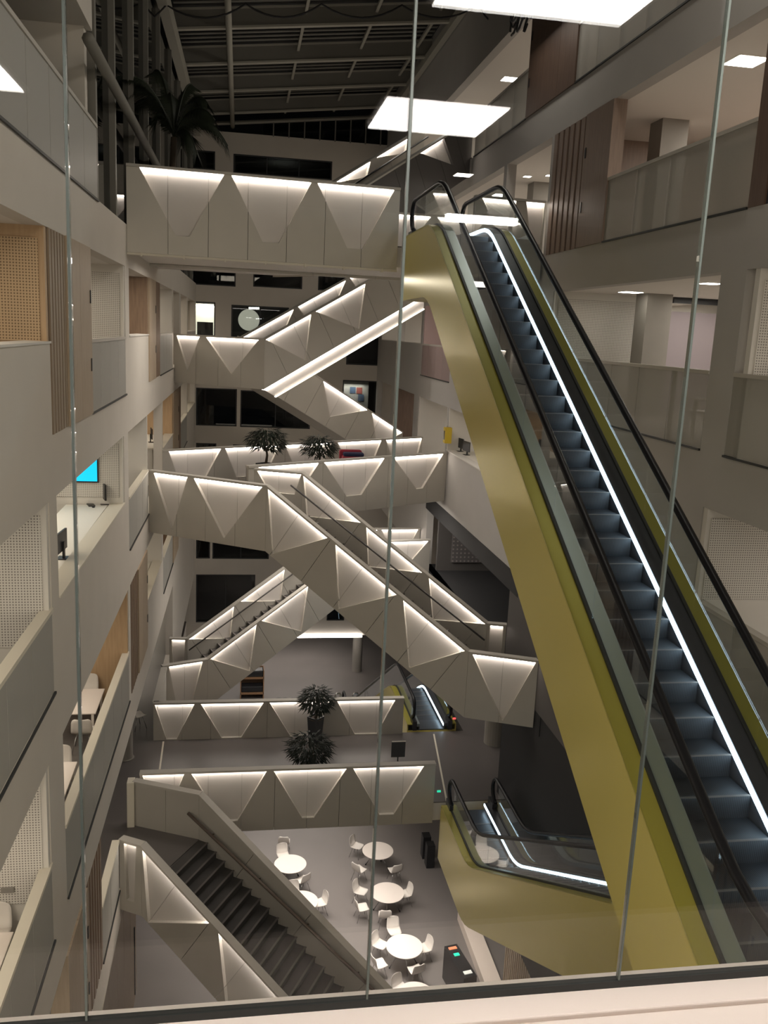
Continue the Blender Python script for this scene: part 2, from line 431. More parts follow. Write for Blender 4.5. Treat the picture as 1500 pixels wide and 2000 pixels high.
for k in range(1, 9):
    struct(MB().box(-9, 12.6, 49.3, 55, LV[k] - .9, LV[k]).build('floor_back_rooms', 'dark_wall'))
struct(MB().box(-9, 12.6, 55, 55.2, LV[1] - .9, LV[9]).build('wall_back_rooms', 'dark_wall'))
struct(MB().box(-9, 12.6, 58, 58.2, 0, LV[1]).build('wall_hall_end', 'fascia'))
for i, (x0, x1, z0, z1) in enumerate(rects):
    f = MB()
    for a in ((x0, x0 + .06, z0, z1), (x1 - .06, x1, z0, z1), (x0, x1, z0, z0 + .06), (x0, x1, z1 - .06, z1)):
        f.box(a[0], a[1], 49.02, 49.16, a[2], a[3])
    fo = struct(f.build('window_%d' % (i + 1), 'roof_dark'))
    n = max(1, round((x1 - x0) / 2.0)); st = (x1 - x0 - .12) / n
    for j in range(n):
        MB().box(x0 + .06 + j * st + .01, x0 + .06 + (j + 1) * st - .01, 49.08, 49.1, z0 + .06, z1 - .06).build('pane', 'glass_clear' if i == 5 else 'glass_dusk' if i in (6, 10, 14, 15) else 'glass_night', fo)
    for j in range(1, n):
        MB().box(x0 + .06 + j * st - .025, x0 + .06 + j * st + .025, 49.04, 49.14, z0 + .06, z1 - .06).build('mullion', 'roof_dark', fo)
# --- roof: rises to the right
ROOF = lambda x: EYE.z + 10.15 + .12 * (x + .6)
rb = MB()
rb.prism([(-3.2, 29, ROOF(-3.2) + .75), (8.2, 29, ROOF(8.2) + .75), (8.2, 49.4, ROOF(8.2) + .75), (-3.2, 49.4, ROOF(-3.2) + .75)], (0, 0, .1))
rb.box(-9, 13, 2, 29.2, LV[9] + 2.2, LV[9] + 2.4)
struct(rb.build('roof', 'roof_dark'))
ROWS = [29.7, 33.9, 38.2, 42.4, 46.6, 48.9]
for i, y in enumerate(ROWS):
    root = thing('roof_beam', ['front roof beam carrying the looped cable', 'second roof beam from the front, crossing the dark glazing',
                               'third roof beam from the front, behind the palm crown', 'fourth roof beam from the front', 'fifth roof beam, next to last before the back wall',
                               'last thin roof beam above the clerestory'][i], 'beam', (2.3, y, ROOF(2.3)))
    h = .62 if i < 5 else .12
    a, b = Vector((-2.9, y, ROOF(-2.9))), Vector((7.7, y, ROOF(7.7)))
    MB().prism([a, b, b + Vector((0, 0, h)), a + Vector((0, 0, h))], (0, .08, 0)).build('web', 'roof_metal', root)
    MB().bar(a + Vector((0, .04, 0)), b + Vector((0, .04, 0)), .22, .07).build('flange', 'roof_flange', root)
    if i < 5: MB().bar(a + Vector((0, .04, h)), b + Vector((0, .04, h)), .22, .06).build('flange', 'roof_flange', root)
for j, x in enumerate((-.55, 2.1, 4.6, 6.9)):
    root = thing('roof_rafter', ['long round rafter from the roof front to the back wall', 'second rafter from the left between roof beams', 'third rafter from the left between roof beams', 'rafter nearest the right roof edge'][j],
                 'rafter', (x, 39, ROOF(x)))
    if j == 0: MB().tube([(x, 29.7, ROOF(x) - .02), (x, 49.2, ROOF(x) - .1)], .11, 8).build('pipe', 'roof_flange', root)
    else:
        for a, b in zip(ROWS[:-1], ROWS[1:]): MB().bar((x, a, ROOF(x) + .42), (x, b, ROOF(x) + .42), .1, .12).build('bar', 'roof_flange', root)
for li, (y0, y1) in enumerate(zip(ROWS[:-1], ROWS[1:])):
    lb = MB()
    for q in range(1, 9):
        yy = y0 + (y1 - y0) * q / 9
        lb.bar((-2.4, yy, ROOF(-2.4) + .68), (7.4, yy, ROOF(7.4) + .68), .16, .03)
    o = lb.build('louvre_blades', 'roof_metal'); tag(o, 'bay of thin dark louvre blades between the %s and %s roof beam from the front' % (('first', 'second', 'third', 'fourth', 'fifth')[li], ('second', 'third', 'fourth', 'fifth', 'last')[li]), 'louvre', 'roof louvres'); 
struct(MB().bar((XL(30) + .05, 24, ROOF(-2.5) - .55), (XL(49) + .05, 49, ROOF(-2.5) - .25), .3, .5).build('trim_eaves_left', 'roof_flange'))
struct(MB().bar((XR - .15, 27, ROOF(7.4) - .1), (XR - .15, 49, ROOF(7.4) - .1), .22, .3).build('trim_eaves_right', 'roof_flange'))
cp = []
for a, b in (((205, 45), (325, 10)), ((325, 10), (480, 8)), ((480, 8), (628, 8)), ((628, 8), (785, 10)), ((785, 10), (935, 8)), ((935, 8), (985, 22))):
    for q in range(8):
        s = q / 8; cp.append(onY((a[0] + (b[0] - a[0]) * s, a[1] + (b[1] - a[1]) * s + 26 * 4 * s * (1 - s)), 29.3))
tag(MB().tube(cp, .03, 5).build('looped_cable', 'black_plastic'), 'thin black cable hanging in loops along the front roof beam', 'cable')
cl = MB()
for q in range(7):
    c = onX((1005 + 14 * (q % 3), 18 + 12 * (q // 3)), 7.1)
    cl.tube([c + Vector((0, .35 * math.cos(t * .7 + q), .3 * math.sin(t * .7 + q * 2))) for t in range(9)], .035, 5)
tag(cl.build('cable_bundle', 'black_plastic'), 'tangled black cable bundle under the roof at the upper right', 'cable')
# clerestory under the roof
f = MB()
for q in range(8): f.box(1.5 + q * .8, 1.56 + q * .8, 48.9, 49, EYE.z + 9.7, ROOF(1.5 + q * .8))
fo = struct(f.build('window_18', 'roof_metal')); MB().prism([(1, 49.1, EYE.z + 9.7), (7.5, 49.1, EYE.z + 9.7), (7.5, 49.1, ROOF(7.5)), (1, 49.1, ROOF(1))], (0, .02, 0)).build('pane', 'glass_night', fo)
# --- glazed facade above the left gallery
fr = MB(); XG = lambda y: XL(y) - .15
for y in (17.6, 20.0, 23.1, 26.3, 29.7, 33.9, 38.1, 42.3, 46.5): fr.box(XG(y) - .12, XG(y) + .12, y - .09, y + .09, LV[6], ROOF(-2.5) - .3)
fo = struct(fr.build('window_19', 'roof_metal'))
ys = (17.6, 20.0, 23.1, 26.3, 29.7, 33.9, 38.1, 42.3, 46.5, 49)
for a, b in zip(ys[:-1], ys[1:]):
    MB().prism([(XG(a), a + .1, LV[6]), (XG(b), b - .1, LV[6]), (XG(b), b - .1, ROOF(-2.5)), (XG(a), a + .1, ROOF(-2.5))], (-.02, 0, 0)).build('pane', 'glass_night', fo)
p, q = onX((172, 75), -2.45), onX((322, 352), -2.35)
tag(MB().tube([p, q], .10, 8).build('brace_pipe', 'roof_metal'), 'slanted round brace pipe in front of the dark left glazing', 'pipe')

# ------------------------------------------------------------------ gallery infill: wood blocks, mesh balustrades, partitions
def wood_block(k, y0, y1, kind, side, label, mats, z0=None, z1=None):
    """cladding that fills a bay from floor to soffit, standing 4 cm proud; slats are single parts"""
    z0 = LV[k] + .001 if z0 is None else z0; z1 = LV[k] + OP - .001 if z1 is None else z1
    sx = 1 if side == 'L' else -1
    X = (lambda y: XL(y)) if side == 'L' else (lambda y: XR)
    root = thing('wood_cladding', label, 'wall panel', (X(y0), (y0 + y1) / 2, z0))
    def slab(a, b, d0, d1, za, zb, name, mat):
        MB().prism([(X(a) + sx * d0, a, za), (X(b) + sx * d0, b, za), (X(b) + sx * d0, b, zb), (X(a) + sx * d0, a, zb)], (sx * (d1 - d0), 0, 0)).build(name, mat, root)
    if kind == 'slat':
        slab(y0, y1, -.26, -.02, z0, z1, 'backing', mats[1])
        n = 6; st = (y1 - y0) / n
        for i in range(n): slab(y0 + i * st + st * .34, y0 + (i + 1) * st, -.02, .008, z0, z1, 'slat', mats[0])
    else:
        n = max(1, round((y1 - y0) / 1.1)); st = (y1 - y0) / n
        for i in range(n): slab(y0 + i * st + .006, y0 + (i + 1) * st - .006, -.26, .035, z0, z1, 'panel', mats[0])
        for zz in (z0 + .75, z0 + 1.9):
            slab(y1 - .16, y1 - .10, .03, .05, zz, zz + .22, 'hinge_slot', 'black_plastic')
    return root
def mesh_balustrade(k, y0, y1, side, label, mat='mesh_sheet', top='rail_top', H=PH):
    sx = 1 if side == 'L' else -1
    X = (lambda y: XL(y)) if side == 'L' else (lambda y: XR)
    root = thing('gallery_balustrade', label, 'balustrade', (X(y0), (y0 + y1) / 2, LV[k]))
    n = max(1, round((y1 - y0) / 1.25)); st = (y1 - y0) / n
    for i in range(n):
        a, b = y0 + i * st + .008, y0 + (i + 1) * st - .008
        MB().prism([(X(a) + sx * .0, a, LV[k] + .02), (X(b), b, LV[k] + .02), (X(b), b, LV[k] + H - .05), (X(a), a, LV[k] + H - .05)], (-sx * .015, 0, 0)).build('panel', mat, root)
    for i in range(n + 1):
        a = min(max(y0 + i * st, y0 + .04), y1 - .04)
        MB().box(X(a) - sx * .10, X(a) - sx * .04, a - .03, a + .03, LV[k], LV[k] + H - .05).build('post', 'sheet_inner', root)
    MB().bar((X(y0) - sx * .06, y0, LV[k] + H - .02), (X(y1) - sx * .06, y1, LV[k] + H - .02), .16, .06).build('rail', top, root)
    MB().bar((X(y0) + sx * .02, y0, LV[k] + .0), (X(y1) + sx * .02, y1, LV[k] + .0), .03, .035).build('base_strip', 'gasket', root)
    return root
SIDE = {'L': 'left', 'R': 'right'}
FL = {1: 'first', 2: 'second', 3: 'third', 4: 'fourth', 5: 'fifth', 6: 'sixth', 7: 'top'}
LAB = {
    ('L', 2, 4): 'mesh balustrade low on the left wall, nearest the bottom edge', ('L', 2, 13): 'smooth wood door panel low left beside the ground-level slats',
    ('L', 2, 14.8): 'tall brown slatted wood panel low left above the clad lower wall', ('L', 2, 16.4): 'short mesh balustrade between low brown slats and the lowest staircase head',
    ('L', 3, 4): 'mesh balustrade in front of the nearer white meeting table, lower left', ('L', 3, 13.2): 'long cream-railed mesh balustrade in front of the farther white meeting table',
    ('L', 3, 21.3): 'dark slatted wood panel behind the farther white meeting table', ('L', 3, 22.7): 'smooth wood panel right of the dark slats, below the desk parapet',
    ('L', 3, 29.9): 'small mesh balustrade far down the left wall above the crossing stair foot', ('L', 3, 33.9): 'narrow wood panel deep in the left wall at third gallery',
    ('L', 3, 42): 'farthest mesh balustrade of the third left gallery by the back wall', ('L', 4, 4): 'cream-railed mesh balustrade in front of the white perforated wall at left edge',
    ('L', 4, 21.2): 'mesh balustrade joining the left end of the folded middle bridge', ('L', 4, 34): 'smooth wood panel below the sixth-storey folded flight, left wall',
    ('L', 4, 36.5): 'slatted wood strip below the upper folded flight at the left wall', ('L', 4, 38): 'small far mesh balustrade beside the dark back windows, left',
    ('L', 5, 13.05): 'slatted wood panel hanging beside the big tan perforated wall', ('L', 5, 14.2): 'wide smooth wood door panel right of the near left slats',
    ('L', 5, 16.3): 'mesh balustrade below the white perforated niche at upper left', ('L', 5, 25.7): 'light smooth wood panel beside the brown niche under the top bridge',
    ('L', 5, 27.5): 'dark narrow slats right of the light wood panel under the top bridge', ('L', 5, 29.0): 'mesh balustrade at the left end of the upper folded flight',
    ('R', 4, 4): 'mesh balustrade below the perforated wall at the lower right edge', ('R', 5, 4): 'mesh balustrade at right edge under the small perforated wall',
    ('R', 5, 13.45): 'mesh balustrade with white chairs showing through, right of big escalator', ('R', 5, 23): 'mesh balustrade hidden behind the big escalator steps',
    ('R', 5, 31.6): 'pinkish mesh balustrade left of the big escalator flank', ('R', 6, 4): 'mesh balustrade at the far right edge past the dark slats',
    ('R', 6, 9): 'dark slatted wood wall at the upper right edge', ('R', 6, 12.9): 'mesh balustrade below the concrete column and brown wall, upper right',
    ('R', 6, 18.4): 'smooth brown wood panel between mesh balustrade and slats, upper right', ('R', 6, 19.9): 'brown slatted wood panel right of the escalator top',
    ('R', 6, 26.3): 'mesh balustrade behind the top bridge on the right gallery', ('R', 7, 4): 'mesh balustrade of the topmost right gallery',
    ('R', 7, 20.9): 'dark wood panel beside the topmost mesh balustrade', ('R', 7, 24.5): 'mesh balustrade past the dark wood panel on the topmost gallery',
    ('R', 7, 33): 'farthest mesh balustrade of the topmost right gallery'}
for side, T in (('L', LEFT), ('R', RIGHT)):
    for k, segs in T.items():
        for a, b, kd in segs:
            lab = LAB.get((side, k, a))
            if kd in ('slat', 'flat'):
                if side == 'L': mats = ('oak_grey', 'oak_dark') if kd == 'flat' else ('oak_dark' if k != 5 or a > 20 else 'oak_mid', 'walnut')
                else: mats = ('walnut_light', 'walnut') if (k == 6 and a > 15) else ('walnut', 'roof_dark')
                wood_block(k, a, b, kd, side, lab, mats)
            elif kd == 'bal':
                mesh_balustrade(k, a, b, side, lab, ('mesh_pink' if (k, a) == (5, 31.6) else 'mesh_sheet' if side == 'L' else 'mesh_right'),
                                'cream_rail' if side == 'L' and k in (2, 3, 4) else 'rail_top')
            elif kd == 'para':
                X0, X1 = ((XL(a) - .30, XL(b) - .30), (XL(a) + .02, XL(b) + .02)) if side == 'L' else ((XR - .02, XR - .02), (XR + .3, XR + .3))
                struct(MB().prism([(X0[0], a, LV[k] + PH), (X1[0], a, LV[k] + PH), (X1[1], b, LV[k] + PH), (X0[1], b, LV[k] + PH)], (0, 0, .03)).build('trim_sill', 'cream_rail' if side == 'L' and k < 5 else 'white_wall'))
mesh_balustrade(6, 3, 17.35, 'L', 'tall mesh balustrade at the upper left below the dark glazing', 'mesh_sheet')
def partition(y, k, side, label, face, frame, depth=3.6, top=OP, low=0.0, band=.75, edge=.08):
    """cross wall facing the atrium's near end, with a drilled panel set in a plain frame"""
    x1 = XL(y) - .015 if side == 'L' else XR + .015
    sx = -1 if side == 'L' else 1
    x2 = x1 + sx * depth
    root = thing('partition_wall', label, 'partition', ((x1 + x2) / 2, y, LV[k]))
    MB().box(x1, x2, y - .13, y - .005, LV[k] + low, LV[k] + top).build('backing', frame, root)
    if face: MB().box(x1 + sx * edge, x2, y - .15, y - .131, LV[k] + band, LV[k] + top - .16).build('perforated_panel', face, root)
    return root
partition(13.05, 5, 'L', 'tan perforated wood partition at the left edge', 'perf_oak', 'oak', band=1.30)
partition(20.9, 5, 'L', 'white perforated partition in the niche right of the wood door panel', 'perf_white', 'white_wall', band=1.1)
partition(25.7, 5, 'L', 'brown plain wood partition under the left end of the top bridge', None, 'oak_dark')
partition(33.9, 5, 'L', 'pale partition left of the upper folded flight', None, 'white_wall')
partition(12.7, 4, 'L', 'large white perforated partition above the near cream rail', 'perf_white', 'white_wall')
partition(20.45, 4, 'L', 'white perforated partition behind the blue screen', 'perf_white', 'white_wall', band=1.45)
partition(25.4, 4, 'L', 'plain white partition behind the left end of the folded middle bridge', None, 'white_wall')
partition(34.0, 4, 'L', 'tan wood partition below the left end of the upper folded flight', None, 'oak')
partition(12.2, 3, 'L', 'white perforated partition behind the nearer white meeting table', 'perf_white', 'white_wall')
partition(20.9, 3, 'L', 'tan wood partition behind the farther white meeting table', None, 'oak')
partition(29.5, 3, 'L', 'white partition at the far end of the left desk niche', None, 'white_wall')
partition(33.9, 3, 'L', 'brown partition deep in the third left gallery', None, 'oak_dark')
partition(12.5, 5, 'R', 'white perforated partition at the right edge', 'perf_white', 'white_wall', band=.9)
partition(13.15, 4, 'R', 'large white perforated partition at the lower right edge', 'perf_white', 'white_wall', band=1.3)
partition(21.2, 5, 'R', 'pale louvred partition left of the lower concrete column, right', 'perf_white', 'white_wall', band=.1, depth=2.7)
p, q = onY((1310, 580), 20.9), onY((1400, 597), 20.9)
tag(MB().box(p.x, 12.5, 20.7, 20.95, q.z, p.z).build('ceiling_duct', 'black_plastic'), 'black duct strip above the purple-grey back wall, right', 'duct')
partition(31.4, 4, 'R', 'white partition behind the yellow wall box', None, 'white_wall')
partition(36.9, 4, 'R', 'white partition left of the yellow wall box', None, 'white_wall')
partition(22.0, 6, 'R', 'brown wood partition behind the column of the upper right gallery', None, 'walnut_light', depth=4.7)
partition(43.0, 4, 'R', 'dark wood partition far right beside the posters', None, 'walnut')
partition(36.8, 5, 'R', 'pink-tinted partition left of the escalator flank', None, 'pink_wall')
partition(48.0, 5, 'R', 'white end partition of the far right gallery', None, 'white_wall')
# plain brown and purple back walls in the right galleries
tag(MB().box(11.9, 12.0, 12.9, 22, LV[6], LV[6] + OP).build('back_panel', 'walnut_light'), 'brown wood back wall behind the upper right balustrade', 'wall panel')
tag(MB().box(10.25, 12.55, 20.98, 21.05, LV[5], LV[5] + 2.5).build('back_panel', 'purple_wall'), 'purple-grey back wall right of the concrete column', 'wall panel')
# black frame round the white niche, right
def column(px, py, x, k, label, s=.62):
    c = onX((px, py), x)
    tag(MB().box(c.x - s / 2, c.x + s / 2, c.y - s / 2, c.y + s / 2, LV[k], LV[k] + OP).build('concrete_column', 'concrete'), label, 'column')
column(1308, 240, 9.4, 6, 'square concrete column on the upper right gallery before the brown wall')
column(1272, 640, 9.6, 5, 'square concrete column right of the escalator before the purple wall')
column(1056, 350, 9.4, 6, 'grey column right of the escalator top, behind the handrail')
column(930, 200, 9.6, 7, 'grey column under the square downlight at the top')
tag(MB().lathe([(.26, 0), (.26, .02), (.22, .03), (.22, OP)], onZ((245, 1480), LV[2])).build('round_column', 'concrete'), 'pale round column on the dark floor left of the plant walkway', 'column')
tag(MB().lathe([(.34, 0), (.34, 3.2)], onZ((965, 1450), LV[2])).build('round_column', 'concrete'), 'brownish column under the landing of the long middle staircase', 'column')
tag(MB().lathe([(.3, 0), (.3, LV[1] - .9)], (7.3, 50.5, 0)).build('round_column', 'concrete'), 'grey column in the hall under the far light strip', 'column')

# lower left: clad wall with cream rail, ground storey
rt = thing('clad_wall', 'tan wood-clad lower wall with pale rail below the lowest staircase', 'wall panel', (-2.95, 17, 0))
for i in range(12):
    y = 8.2 + i * 1.38
    MB().box(-3.1, -2.9, y, y + 1.36, 0.0, 5.0).build('panel', 'oak_mid', rt)
MB().box(-3.12, -2.86, 8.2, 21.4, 5.0, 5.07).build('rail', 'cream_rail', rt)
MB().box(-2.9, -2.87, 24.2, 24.26, .2, 2.5).build('slot', 'black_plastic', rt)

# ------------------------------------------------------------------ V-cut, back-lit balustrades
def uvt(px, P0, P1):
    d = Vector((P1.x - P0.x, P1.y - P0.y, 0)); L = d.length; d /= L
    n = Vector((-d.y, d.x, 0)); r = ray(px); s = (P0 - EYE).dot(n) / r.dot(n); q = EYE + r * s
    u = (q - P0).dot(d); return (u, q.z - (P0.z + (P1.z - P0.z) * u / L))
def auto_v(L, H, tb, period=2.05, gap=.18, flat=.35):
    n = max(1, round(L / period)); st = L / n
    return [[(i * st + gap / 2, H), ((i + 1) * st - gap / 2, H), ((i + .5) * st + flat / 2, tb), ((i + .5) * st - flat / 2, tb)] for i in range(n)]
REC = .10
def vbal(parent, P0, P1, H, nrm, V=None, pxv=None, tb=.25, joint=.93, rail='rail_top', led='led', vauto=False, inner='sheet_inner', sheet='sheet', back='backlit'):
    P0, P1 = Vector(P0), Vector(P1); nrm = Vector(nrm).normalized()
    dh = Vector((P1.x - P0.x, P1.y - P0.y, 0)); L = dh.length; dh /= L; m = (P1.z - P0.z) / L
    P = lambda u, t, d: P0 + dh * u + Vector((0, 0, t + m * u)) + nrm * d
    V = list(V or [])
    if pxv:
        for poly in pxv:
            q = [uvt(p, P0, P1) for p in poly]
            q = [(min(max(u, .03), L - .03), t) for u, t in q]
            if len(q) == 3: q.append((q[2][0] - .02, q[2][1]))
            tbp = (q[2][1] + q[3][1]) / 2
            V.append([(q[0][0], H), (q[1][0], H), (q[2][0], tbp), (q[3][0], tbp)])
    if vauto: V = auto_v(L, H, tb)
    V.sort(key=lambda p: p[0][0])
    if V: 
        tb = max(.03, min(sum(p[2][1] for p in V) / len(V), H * .8))
        V = [[p[0], p[1], (p[2][0], tb), (p[3][0], tb)] for p in V]
    front = []
    if V:
        e0, e1 = (0, H), (0, tb)
        for p in V:
            front.append([e0, p[0], p[3], e1]); e0, e1 = p[1], p[2]
        front.append([e0, (L, H), (L, tb), e1]); front.append([(0, 0), (L, 0), (L, tb), (0, tb)])
    else: front = [[(0, 0), (L, 0), (L, H), (0, H)]]
    k = m / (1 + m * m)
    lo, hi = min(0, k * H), L + max(0, k * H)
    n = max(1, round((hi - lo) / joint)); st = (hi - lo) / n
    for j in range(n):
        a, b = lo + j * st + .005, lo + (j + 1) * st - .005
        cut = lambda pl: clip(clip(pl, 1, k, a), -1, -k, -b)
        fb = MB(); bb = MB()
        for pl in front:
            c = cut(pl)
            if len(c) > 2 and parea(c) > 2e-4: fb.prism([P(u, t, 0) for u, t in c], nrm * -REC)
        for pl in V:
            c = cut(pl)
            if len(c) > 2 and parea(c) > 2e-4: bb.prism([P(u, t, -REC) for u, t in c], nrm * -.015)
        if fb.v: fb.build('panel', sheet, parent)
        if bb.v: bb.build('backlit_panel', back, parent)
    MB().prism([P(0, 0, -REC - .016), P(L, 0, -REC - .016), P(L, H, -REC - .016), P(0, H, -REC - .016)], nrm * -.02).build('inner_sheet', inner, parent)
    MB().prism([P(0, H, .03), P(L, H, .03), P(L, H + .06, .03), P(0, H + .06, .03)], nrm * -.20).build('rail', rail, parent)
    for p in V:
        a, b = p[0][0] + .02, p[1][0] - .02
        if b - a < .08: continue
        MB().prism([P(a, H - .03, -.035), P(b, H - .03, -.035), P(b, H - .012, -.035), P(a, H - .012, -.035)], nrm * -.05).build('led_strip', led, parent)
def deck(parent, poly, ztop, thick=.5, mats=('walkway_floor', 'backlit'), name='deck'):  # underside lightened, the light it catches is in the colour
    mb = MB(); mb.prism([(x, y, ztop - .03) for x, y in poly], (0, 0, .03), 0); mb.prism([(x, y, ztop - thick) for x, y in poly], (0, 0, thick - .03), 1)
    return mb.build(name, list(mats), parent)
def flight(parent, N0, N1, A0, A1, z0, z1, n=21, und=.55):
    """steps between the near line N0-N1 and the far line A0-A1 (plan points), floor z0 -> z1, and the closed soffit"""
    N0, N1, A0, A1 = (Vector((*p, 0)) for p in (N0, N1, A0, A1))
    inw = (A0 - N0); d_ = (N1 - N0).normalized(); inw = (inw - d_ * inw.dot(d_)).normalized() * .137
    N0, N1, A0, A1 = N0 + inw, N1 + inw, A0 - inw * .02, A1 - inw * .02
    for i in range(n):
        s0, s1 = i / n, (i + 1) / n
        q = [N0.lerp(N1, s0), N0.lerp(N1, s1), A0.lerp(A1, s1), A0.lerp(A1, s0)]
        zt = z0 + (z1 - z0) * ((i + 1) / n if z1 > z0 else i / n)
        mb = MB(); mb.prism([(p.x, p.y, zt - .20) for p in q], (0, 0, .195), 0)
        e = (q[0], q[3]) if z1 > z0 else (q[1], q[2])
        mb.bar((e[0].x, e[0].y, zt), (e[1].x, e[1].y, zt), .05, .02, 1)
        mb.build('step', ['step_dark', 'nosing'], parent)
    zz = Vector((0, 0, 1))
    MB().prism([N0 + zz * (z0 - und), N1 + zz * (z1 - und), A1 + zz * (z1 - und), A0 + zz * (z0 - und)], (0, 0, .05)).build('soffit', 'sheet', parent)
HB = 1.75; BO = .55                           # balustrade sheet height, depth below floor level
def bz(k): return LV[k] - BO
def handrail(parent, pts, r=.028, br=1.6, off=(0, 0, 0), mat='steel'):
    MB().tube(pts, r, 8).build('handrail', mat, parent)
    mb = MB(); p = Vector(pts[0]); q = Vector(pts[-1]); L = (q - p).length; o = Vector(off)
    for i in range(1, int(L / br) + 1):
        c = p.lerp(q, (i - .5) * br / L); mb.bar(c, c + o + Vector((0, 0, -.06)), .03, .03)
    if mb.v: mb.build('bracket', mat, parent)
n2 = lambda a, b: Vector((b[1] - a[1], -(b[0] - a[0]), 0)).normalized()     # right-hand normal: towards the camera when a is left of b

# B1: top bridge -------------------------------------------------------------
r = thing('bridge', 'topmost wide bridge with three lit V panels, meeting the big escalator', 'bridge', (0, 23, LV[6]))
z = LV[6] - .57
deck(r, [(XL(21), 21.47), (7.48, 22.37), (7.48, 25.95), (XL(26), 25.95)], LV[6])
a, b = (XL(21.3), 21.3), (3.72, 21.87)
vbal(r, (*a, z), (*b, z), 1.83, n2(a, b), pxv=[[(272, 337), (438, 352), (370, 462), (343, 460)], [(452, 353), (608, 372), (545, 474), (513, 473)], [(620, 372), (770, 382), (708, 487), (678, 486)]])
a, b = (5.62, 22.04), (7.46, 22.2)
vbal(r, (*a, z), (*b, z), 1.83, n2(a, b), pxv=[[(942, 393), (1008, 398), (1000, 470), (975, 470)], [(1028, 398), (1066, 402), (1062, 480), (1036, 478)]])
vbal(r, (XL(26), 26.1, z), (7.46, 26.1, z), 1.83, (0, -1, 0), vauto=True, tb=.9)
MB().bar((XL(21.3), 21.32, z - .03), (3.72, 21.89, z - .03), .05, .05).build('edge_strip', 'cream_rail', r)
for i in range(7): MB().box(XL(21) + .3 + i * .93, XL(21) + .34 + i * .93, 21.3 + i * .08, 21.5 + i * .08, z - .08, z).build('bracket', 'cream_rail', r)
# B2: folded upper flight ----------------------------------------------------
r = thing('staircase', 'folded flight with underside light lines, climbing right beneath the top bridge', 'staircase', (0, 33.5, LV[5]))
a, b, c = (XL(34.6), 34.6), (.86, 32.35), (7.1, 34.75)
vbal(r, (*a, bz(5)), (*b, bz(5)), HB, n2(a, b), pxv=[[(345, 658), (390, 660), (366, 712)], [(402, 663), (505, 669), (452, 742)]])
vbal(r, (*b, bz(5)), (*c, bz(6)), HB, n2(b, c), pxv=[[(519, 667), (608, 609), (597, 705)], [(617, 604), (714, 547), (702, 640)]])
nb = n2(b, c) * -2.3
b2, c2 = (b[0] + nb.x, b[1] + nb.y), (c[0] + nb.x, c[1] + nb.y)
vbal(r, (*b2, bz(5)), (*c2, bz(6)), HB, n2(b, c), vauto=True)
deck(r, [(a[0], a[1] + .18), (b[0] + .05, b[1] + .18), b2, (XL(37), 37)], LV[5])
deck(r, [c, (7.48, c[1]), (7.48, c2[1]), c2], LV[6])
flight(r, b, c, b2, c2, LV[5], LV[6])
inb = n2(b, c) * -.09
P_ = lambda p, z: (p[0] + inb.x, p[1] + inb.y, z)
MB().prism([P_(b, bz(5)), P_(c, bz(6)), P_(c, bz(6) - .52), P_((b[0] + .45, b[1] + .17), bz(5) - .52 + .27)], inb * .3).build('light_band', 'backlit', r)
MB().bar(P_(b, bz(5) - .012), P_(c, bz(6) - .012), .16, .02).build('led_strip', 'led', r)
MB().bar(P_((b[0] + .45, b[1] + .17), bz(5) - .27), P_(c, bz(6) - .54), .12, .03).build('led_strip', 'led_soft', r)
# S1: flight behind it going down to the right
r = thing('staircase', 'short flight descending right behind the folded upper flight, above the plants', 'staircase', (4, 36, LV[4]))
a, b = (.7, 34.95), (6.95, 37.3)
na = n2(a, b) * -2.2
a2, b2 = (a[0] + na.x, a[1] + na.y), (b[0] + na.x, b[1] + na.y)
vbal(r, (*a, bz(5)), (*b, bz(4)), HB, n2(a, b), pxv=[[(632, 742), (718, 800), (645, 818)], [(727, 806), (803, 858), (737, 868)]])
vbal(r, (*a2, bz(5)), (*b2, bz(4)), HB, n2(a, b), vauto=True)
flight(r, a, b, a2, b2, LV[5], LV[4])
# S0: flight up to the top gallery, seen above the top bridge
r = thing('staircase', 'topmost flight rising right behind the top bridge to the upper gallery', 'staircase', (4, 30, LV[6]))
a2, b2 = (1.04, 28.4), (6.2, 32.06)
nn = n2(a2, b2) * 2.2
a, b = (a2[0] + nn.x, a2[1] + nn.y), (b2[0] + nn.x, b2[1] + nn.y)
vbal(r, (*a2, bz(6)), (*b2, bz(7)), HB, n2(a2, b2), pxv=[[(652, 355), (724, 313), (717, 345)], [(735, 303), (800, 264), (792, 298)]])
vbal(r, (*a, bz(6)), (*b, bz(7)), HB, n2(a2, b2), pxv=[[(822, 284), (868, 256), (886, 322)]], sheet='dark_wall')  # outer panels darkened, the flight's shade is in the colour
flight(r, a, b, a2, b2, LV[6], LV[7])
deck(r, [(b[0] - .1, b[1] + .2), (7.46, 30.1), (7.46, 33.4), b2], LV[7])
deck(r, [(XL(26) , 26.1), (3.2, 26.1), a, a2, (XL(28), 28.4)], LV[6])
handrail(r, [(a2[0] + .3, a2[1] - .3, LV[6] + .9), (b2[0] + .1, b2[1] - .15, LV[7] + .9)], off=(-.1, .15, 0), mat='handrail_black')
